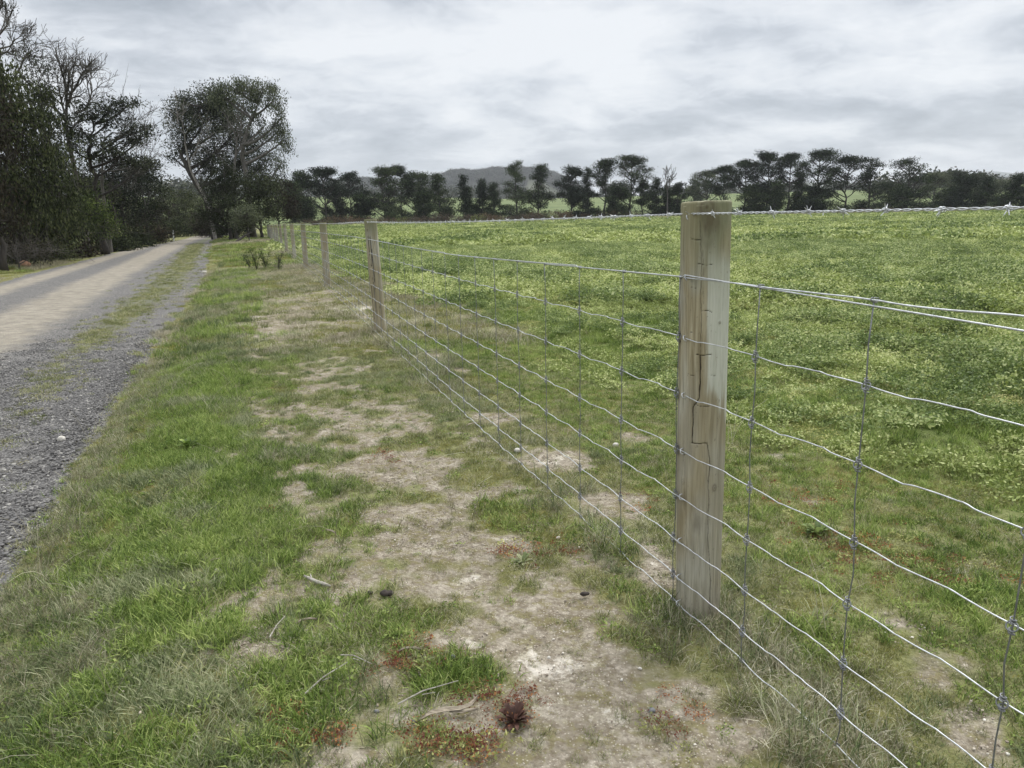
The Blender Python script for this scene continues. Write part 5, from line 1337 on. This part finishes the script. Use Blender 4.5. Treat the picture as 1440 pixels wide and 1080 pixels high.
# ------------------------------------------------------------------ hills and far woodland
def hills():
    def ridge(name, contour, dist, depth, mats, seed, lab=None):
        rng = np.random.default_rng(seed); px = np.linspace(contour[0][0], contour[-1][0], 150); ty = np.interp(px, [c[0] for c in contour], [c[1] for c in contour])
        V = []; rows = 26
        for i, (p_, t_) in enumerate(zip(px, ty)):
            for j in range(rows):
                f = j / (rows - 1.0); d = dist - depth * .5 + depth * f
                q = at_depth(p_, d); top = z_at(p_, t_, at_depth(p_, dist)[:2]); prof = math.exp(-((f - .5) / .24) ** 2)
                base = -60.0
                z = base + (top - base) * prof; z += (fbm(q[0] * .006, q[1] * .006, seed) - .5) * .12 * max(0, top - 0) * (1 if abs(f - .5) > .04 else .3)
                V.append((q[0], q[1], z))
        i = np.arange(149)[:, None] * rows; j = np.arange(rows - 1)[None, :]
        Q = np.stack([i + j, i + rows + j, i + rows + j + 1, i + j + 1], -1).reshape(-1, 4)
        o = link(name, new_mesh(name, np.array(V), Q, None, True, mats)); tag(o, kind='structure'); return np.array(V).reshape(150, rows, 3)
    hm = simple_mat('hill_ground', (0.055, 0.06, 0.035), (0.12, 0.125, 0.075), .01)
    A = ridge('hill', [(250, 290), (330, 276), (400, 268), (440, 268), (470, 262), (495, 257), (520, 258), (545, 262), (575, 259), (600, 255), (618, 255), (632, 248), (650, 245.5), (668, 247), (684, 245), (700, 243), (716, 244.5), (730, 241.5), (745, 242), (760, 243), (772, 247), (782, 250), (790, 256), (800, 260), (812, 268), (825, 276), (860, 290)], 1500, 700, [hm], 5)
    ridge('hill', [(880, 290), (960, 276), (1050, 262), (1110, 257), (1180, 256), (1240, 262), (1290, 270), (1330, 285)], 2800, 1200, [simple_mat('hill_far', (0.05, 0.06, 0.04), (0.09, 0.10, 0.06), .004)], 9)
    ridge('mountain', [(1320, 275), (1350, 250), (1370, 243), (1385, 241), (1400, 242), (1425, 244), (1460, 243), (1520, 250), (1580, 270)], 5000, 1500, [simple_mat('mountain_ground', (0.05, 0.06, 0.05), (0.08, 0.09, 0.07), .002)], 12)
    # woodland on the near hill and scattered over the rise
    rng = np.random.default_rng(51); W = []
    for k in range(5):
        mb = MB()
        for c in range(7):
            q = np.array([rng.normal(0, 1.6), rng.normal(0, 1.6), rng.uniform(3.5, 7.5)]); mb.leaves(rng.normal(size=(26, 3)) * [1.3, 1.3, .9] + q, 1.3, .8, rng, up=.3)
        mb.mi = 1; mb.tube([(0, 0, -1), (.1, 0, 3), (0, 0, 6)], [.3, .22, .1], 4, False)
        W.append(mb.mesh('w', [M['wood_far'], M['bark_pale']]))
    n = 15000; i = rng.uniform(0, 149, n); j = rng.uniform(2, 14.5, n); i0 = i.astype(int).clip(0, 148); j0 = j.astype(int); f = (i - i0)[:, None]; g = (j - j0)[:, None]
    P_ = (A[i0, j0] * (1 - f) + A[i0 + 1, j0] * f) * (1 - g) + (A[i0, j0 + 1] * (1 - f) + A[i0 + 1, j0 + 1] * f) * g
    k = fbm(P_[:, 0] * .012, P_[:, 1] * .012, 55) > .30; P_ = P_[k]; n = len(P_)
    scatter('hill_woodland', W, P_[:, 0], P_[:, 1], rng.integers(0, 5, n), rng.uniform(.8, 1.7, n), z=P_[:, 2], rng=rng, label='grey green eucalypt woodland covering the hill')
    x = []; y = []
    for t in range(5200):
        d = rng.uniform(300, 1000); p_ = rng.uniform(-900, 2200); b = at_depth(p_, d)
        if fbm(b[0] * .010, b[1] * .022, 58) > (.55 if d < 560 else .45): x.append(b[0]); y.append(b[1])
    scatter('far_woodland', W, np.array(x), np.array(y), rng.integers(0, 5, len(x)), rng.uniform(.6, 1.2, len(x)), rng=rng, label='distant patches of woodland across the green rise')


hills()


# ------------------------------------------------------------------ small things on the ground
def small_things():
    rng = np.random.default_rng(71)
    def put(kind, mb, mat, px, py, label, cat, rz=0.0, dz=0.0, smooth=False, group=None):
        b = gnd(px, py); b[2] += dz; o = link(kind, mb.mesh(kind, mat, smooth), None, b); o.rotation_euler = (0, 0, rz); tag(o, label, cat, group); return o
    mb = MB(); mb.tube([(-.055, .03, .016), (-.035, .018, .014), (0, 0, .010), (.03, -.014, .010), (.055, -.022, .008)], [.004, .006, .0075, .007, .003], 7, True, .4, rng); mb.tube([(-.02, .01, .012), (-.035, .035, .02)], [.004, .002], 5)
    put('stick', mb, M['stick'], 446, 822, 'short pale weathered stick lying on the grass left of the dung', 'stick', rz=-.1, smooth=True)
    def strip(path, w, th=.0015):
        mb = MB(); P_ = np.array(path); t = np.gradient(P_, axis=0); t /= np.linalg.norm(t, axis=1)[:, None]; nrm = np.cross(t, [0, 0, 1]); n = len(P_)
        w = np.array(w); V = np.concatenate([P_ + nrm * w[:, None] + [0, 0, .003], P_, P_ - nrm * w[:, None] + [0, 0, .004]]); V = np.concatenate([V, V - [0, 0, th]])
        Q = []
        for b0 in (0, 3 * n):
            for r in (0, n): Q += [(b0 + r + i, b0 + r + i + 1, b0 + r + n + i + 1, b0 + r + n + i) for i in range(n - 1)]
        Q += [(i, i + 1, 3 * n + i + 1, 3 * n + i) for i in range(n - 1)] + [(2 * n + i, 2 * n + i + 1, 5 * n + i + 1, 5 * n + i) for i in range(n - 1)]
        mb.add(V, Q); return mb
    mb = strip([(-.075, -.02, .006), (-.045, 0, .012), (-.01, .012, .012), (.025, .012, .014), (.05, .025, .013), (.07, .05, .022)], [.001, .006, .008, .007, .006, .001])
    m2 = strip([(.0, .008, .010), (.03, .004, .010), (.07, .012, .012)], [.003, .006, .002]); mb.add(np.vstack(m2.V), np.vstack(m2.Q))
    put('bark_strip', mb, M['barkstrip'], 632, 1013, 'curled strip of dry pale bark lying left of the reddish weed', 'bark', dz=.008)
    for px, py, ang, lab in ((575, 921, .2, 'small pale curl of bark among the red weeds'), (430, 880, .5, 'narrow pale bark chip in the grass below the stick'), (463, 753, -.4, 'tiny dry leaf of bark on the bare track'), (665, 600, .7, 'pale leaf lying by the fence in the middle distance'), (300, 795, 1.0, 'thin pale bark curl in the grass left of the track')):
        L = rng.uniform(.7, 1.1) * (1 if py > 700 else 1.6); mb = strip([(-.03 * L, 0, .006), (-.01 * L, .006, .010), (.015 * L, 0, .011), (.035 * L, -.006, .007)], [.001, .004 * L, .004 * L, .001])
        put('bark_chip', mb, M['barkstrip'], px, py, lab, 'bark', rz=ang, dz=.008)
    for px, py, rr, lab in ((541, 840, .016, 'right hand dark dung lump beside the stick'), (518, 838, .010, 'left hand small dark dung lump beside the stick'), (821, 839, .010, 'round dark dung ball on bare soil left of the near post')):
        mb = MB(); pebble(rng, rr, .7, mb, (0, 0, rr * .6), sub=3); pebble(rng, rr * .8, .7, mb, (rr * .9, rr * .3, rr * .5), sub=3)
        put('dung', mb, M['dung'], px, py, lab, 'dung', smooth=True, dz=.004)
    for px, py, rr, mt, lab in ((35, 375, .22, 'stone_red', 'reddish round boulder at the foot of the left wattles'), (288, 384, .06, 'stone_pale', 'pale stone in the grass between road and verge'), (87, 620, .03, 'stone_pale', 'white stone lying on the dark road gravel'),
                                (900, 942, .005, 'stone_pale', 'small cream pebble left of the near post foot'), (874, 958, .0045, 'stone_pale', 'cream pebble on bare soil lower left of the near post'), (772, 927, .006, 'stone_pale', 'white quartz pebble in the middle of the bare patch'),
                                (916, 1002, .010, 'stone_grey', 'grey stone on the bare soil below the near post'), (530, 1003, .007, 'stone_grey', 'small grey stone in the grass near the bottom edge'), (583, 1018, .009, 'stone_grey', 'grey pebble just left of the bark strip'), (785, 758, .008, 'stone_pale', 'chalky stone beside the fence left of the near post'),
                                (980, 855, .006, 'stone_grey', 'grey chip at the foot of the near post'), (637, 926, .008, 'stone_grey', 'dull grey stone at the edge of the bare patch'), (728, 636, .02, 'stone_pale', 'flat pale stone just inside the paddock fence'), (866, 628, .018, 'stone_pale', 'thin pale stone in the paddock grass left of the near post'),
                                (1392, 845, .012, 'stone_pale', 'cream stone in the paddock grass at the right'), (305, 805, .012, 'stone_pale', 'white stone half hidden in grass left of the stick')):
        mb = MB(); pebble(rng, rr, .7, mb, (0, 0, rr * .35), sub=3); put('stone' if rr < .2 else 'boulder', mb, M[mt], px, py, lab, 'stone', rz=rng.uniform(0, 6), smooth=True, dz=.003)
    # reddish rosette weed
    def rosette(n, L, W, seed):
        r = np.random.default_rng(seed); mb = MB()
        for i in range(n):
            a = i * 2.4 + r.normal(0, .2); el = r.uniform(.1, 1.1); l = L * r.uniform(.6, 1.1); d = np.array([math.cos(a) * math.cos(el), math.sin(a) * math.cos(el), math.sin(el)]); sd_ = np.array([-math.sin(a), math.cos(a), 0]); w = W * r.uniform(.7, 1.2)
            pts = [d * l * .08, d * l * .45 + [0, 0, l * .06], d * l * .8, d * l * 1.0 - [0, 0, l * .10]]; ws = [.2, .8, 1, .05]; V = []
            for p_, w_ in zip(pts, ws): V += [p_ - sd_ * w * w_ + [0, 0, w * .25 * w_], p_, p_ + sd_ * w * w_ + [0, 0, w * .25 * w_]]
            mb.add(V, [(3 * k, 3 * k + 1, 3 * k + 4, 3 * k + 3) for k in range(3)] + [(3 * k + 1, 3 * k + 2, 3 * k + 5, 3 * k + 4) for k in range(3)])
        return mb
    put('rosette_weed', rosette(46, .055, .0065, 5), M['purple'], 724, 1016, 'dark red leaved rosette weed on bare soil near the bottom edge', 'weed')
    put('rosette_weed', rosette(26, .045, .007, 6), M['blade_blue'], 735, 792, 'green rosette weed left of the fence bottom wire', 'weed')
    put('rosette_weed', rosette(30, .08, .011, 7), M['blade_lush'], 265, 632, 'broad green rosette weed beside the verge grass', 'weed', dz=.01)
    put('rosette_weed', rosette(30, .07, .012, 8), M['clover_dark'], 1150, 752, 'leafy green rosette weed inside the paddock right of the near post', 'weed')
    # saplings on the verge
    for i, (px, py, h, lab) in enumerate(((361, 380, .62, 'leafy sapling, tallest of the group on the verge'), (374, 378, .50, 'bushy sapling in the middle of the verge group'), (392, 380, .46, 'thin pale sapling nearest the fence'), (351, 377, .34, 'smallest sapling on the road side of the group'))):
        b = gnd(px, py); r = empty('sapling', b, lab, 'sapling'); wb = MB(); lb = MB(); rg = np.random.default_rng(80 + i)
        for s in range(5):
            a = rg.uniform(0, 6.28); e = np.array([math.cos(a) * .16, math.sin(a) * .16, h * rg.uniform(.7, 1.1)]); p_ = bez(np.zeros(3), e * [.3, .3, .6], e, 6); wb.tube(p_, np.linspace(.008, .003, 6), 4, False)
            for q in p_[1:]:
                for t in range(3):
                    f = q + rg.normal(0, .05, 3); wb.tube([q, f], [.003, .0015], 3, False); lb.leaves(f + rg.normal(0, .03, (6 if i < 2 else 3, 3)), .05, .018, rg)
        link('stem', wb.mesh('stem', M['bark_dark']), r); link('foliage', lb.mesh('foliage', M['wattle_light'] if i != 2 else M['olive']), r)
    # twigs in the foreground
    for px, py, L, a, lab in ((430, 985, .14, .9, 'thin grey twig lying across the grass near the bottom'), (560, 1000, .16, .4, 'longer grey twig left of the bark strip'), (380, 905, .10, 1.4, 'short twig standing out of the grass left of centre'), (480, 930, .12, -.6, 'forked twig under the dung lumps')):
        mb = MB(); d = np.array([math.cos(a), math.sin(a), .12]); mb.tube([d * 0, d * L * .4 + [0, .006, .006], d * L], [.0022, .0018, .001], 5); mb.tube([d * L * .4, d * L * .55 + [.012, -.02, .01]], [.0014, .0008], 4)
        put('twig', mb, M['stick'], px, py, lab, 'twig', dz=.02)


small_things()


# ------------------------------------------------------------------ air
def haze():
    V = [(x, y, z) for x in (-7000, 7000) for y in (-7000, 7000) for z in (-62, 268)]
    mb = MB(); mb.add(V, [(0, 1, 3, 2), (4, 6, 7, 5), (0, 4, 5, 1), (2, 3, 7, 6), (0, 2, 6, 4), (1, 5, 7, 3)])
    mt = bpy.data.materials.new('haze'); mt.use_nodes = True; n, l = mt.node_tree.nodes, mt.node_tree.links
    n.remove(n['Principled BSDF']); v = n.new('ShaderNodeVolumePrincipled'); v.inputs['Color'].default_value = (.93, .96, 1.0, 1); v.inputs['Density'].default_value = .00015
    l.new(v.outputs[0], n['Material Output'].inputs['Volume'])
    o = link('haze', mb.mesh('haze', mt)); tag(o, 'thin grey blue air softening the hill and the mountain', kind='stuff')


haze()
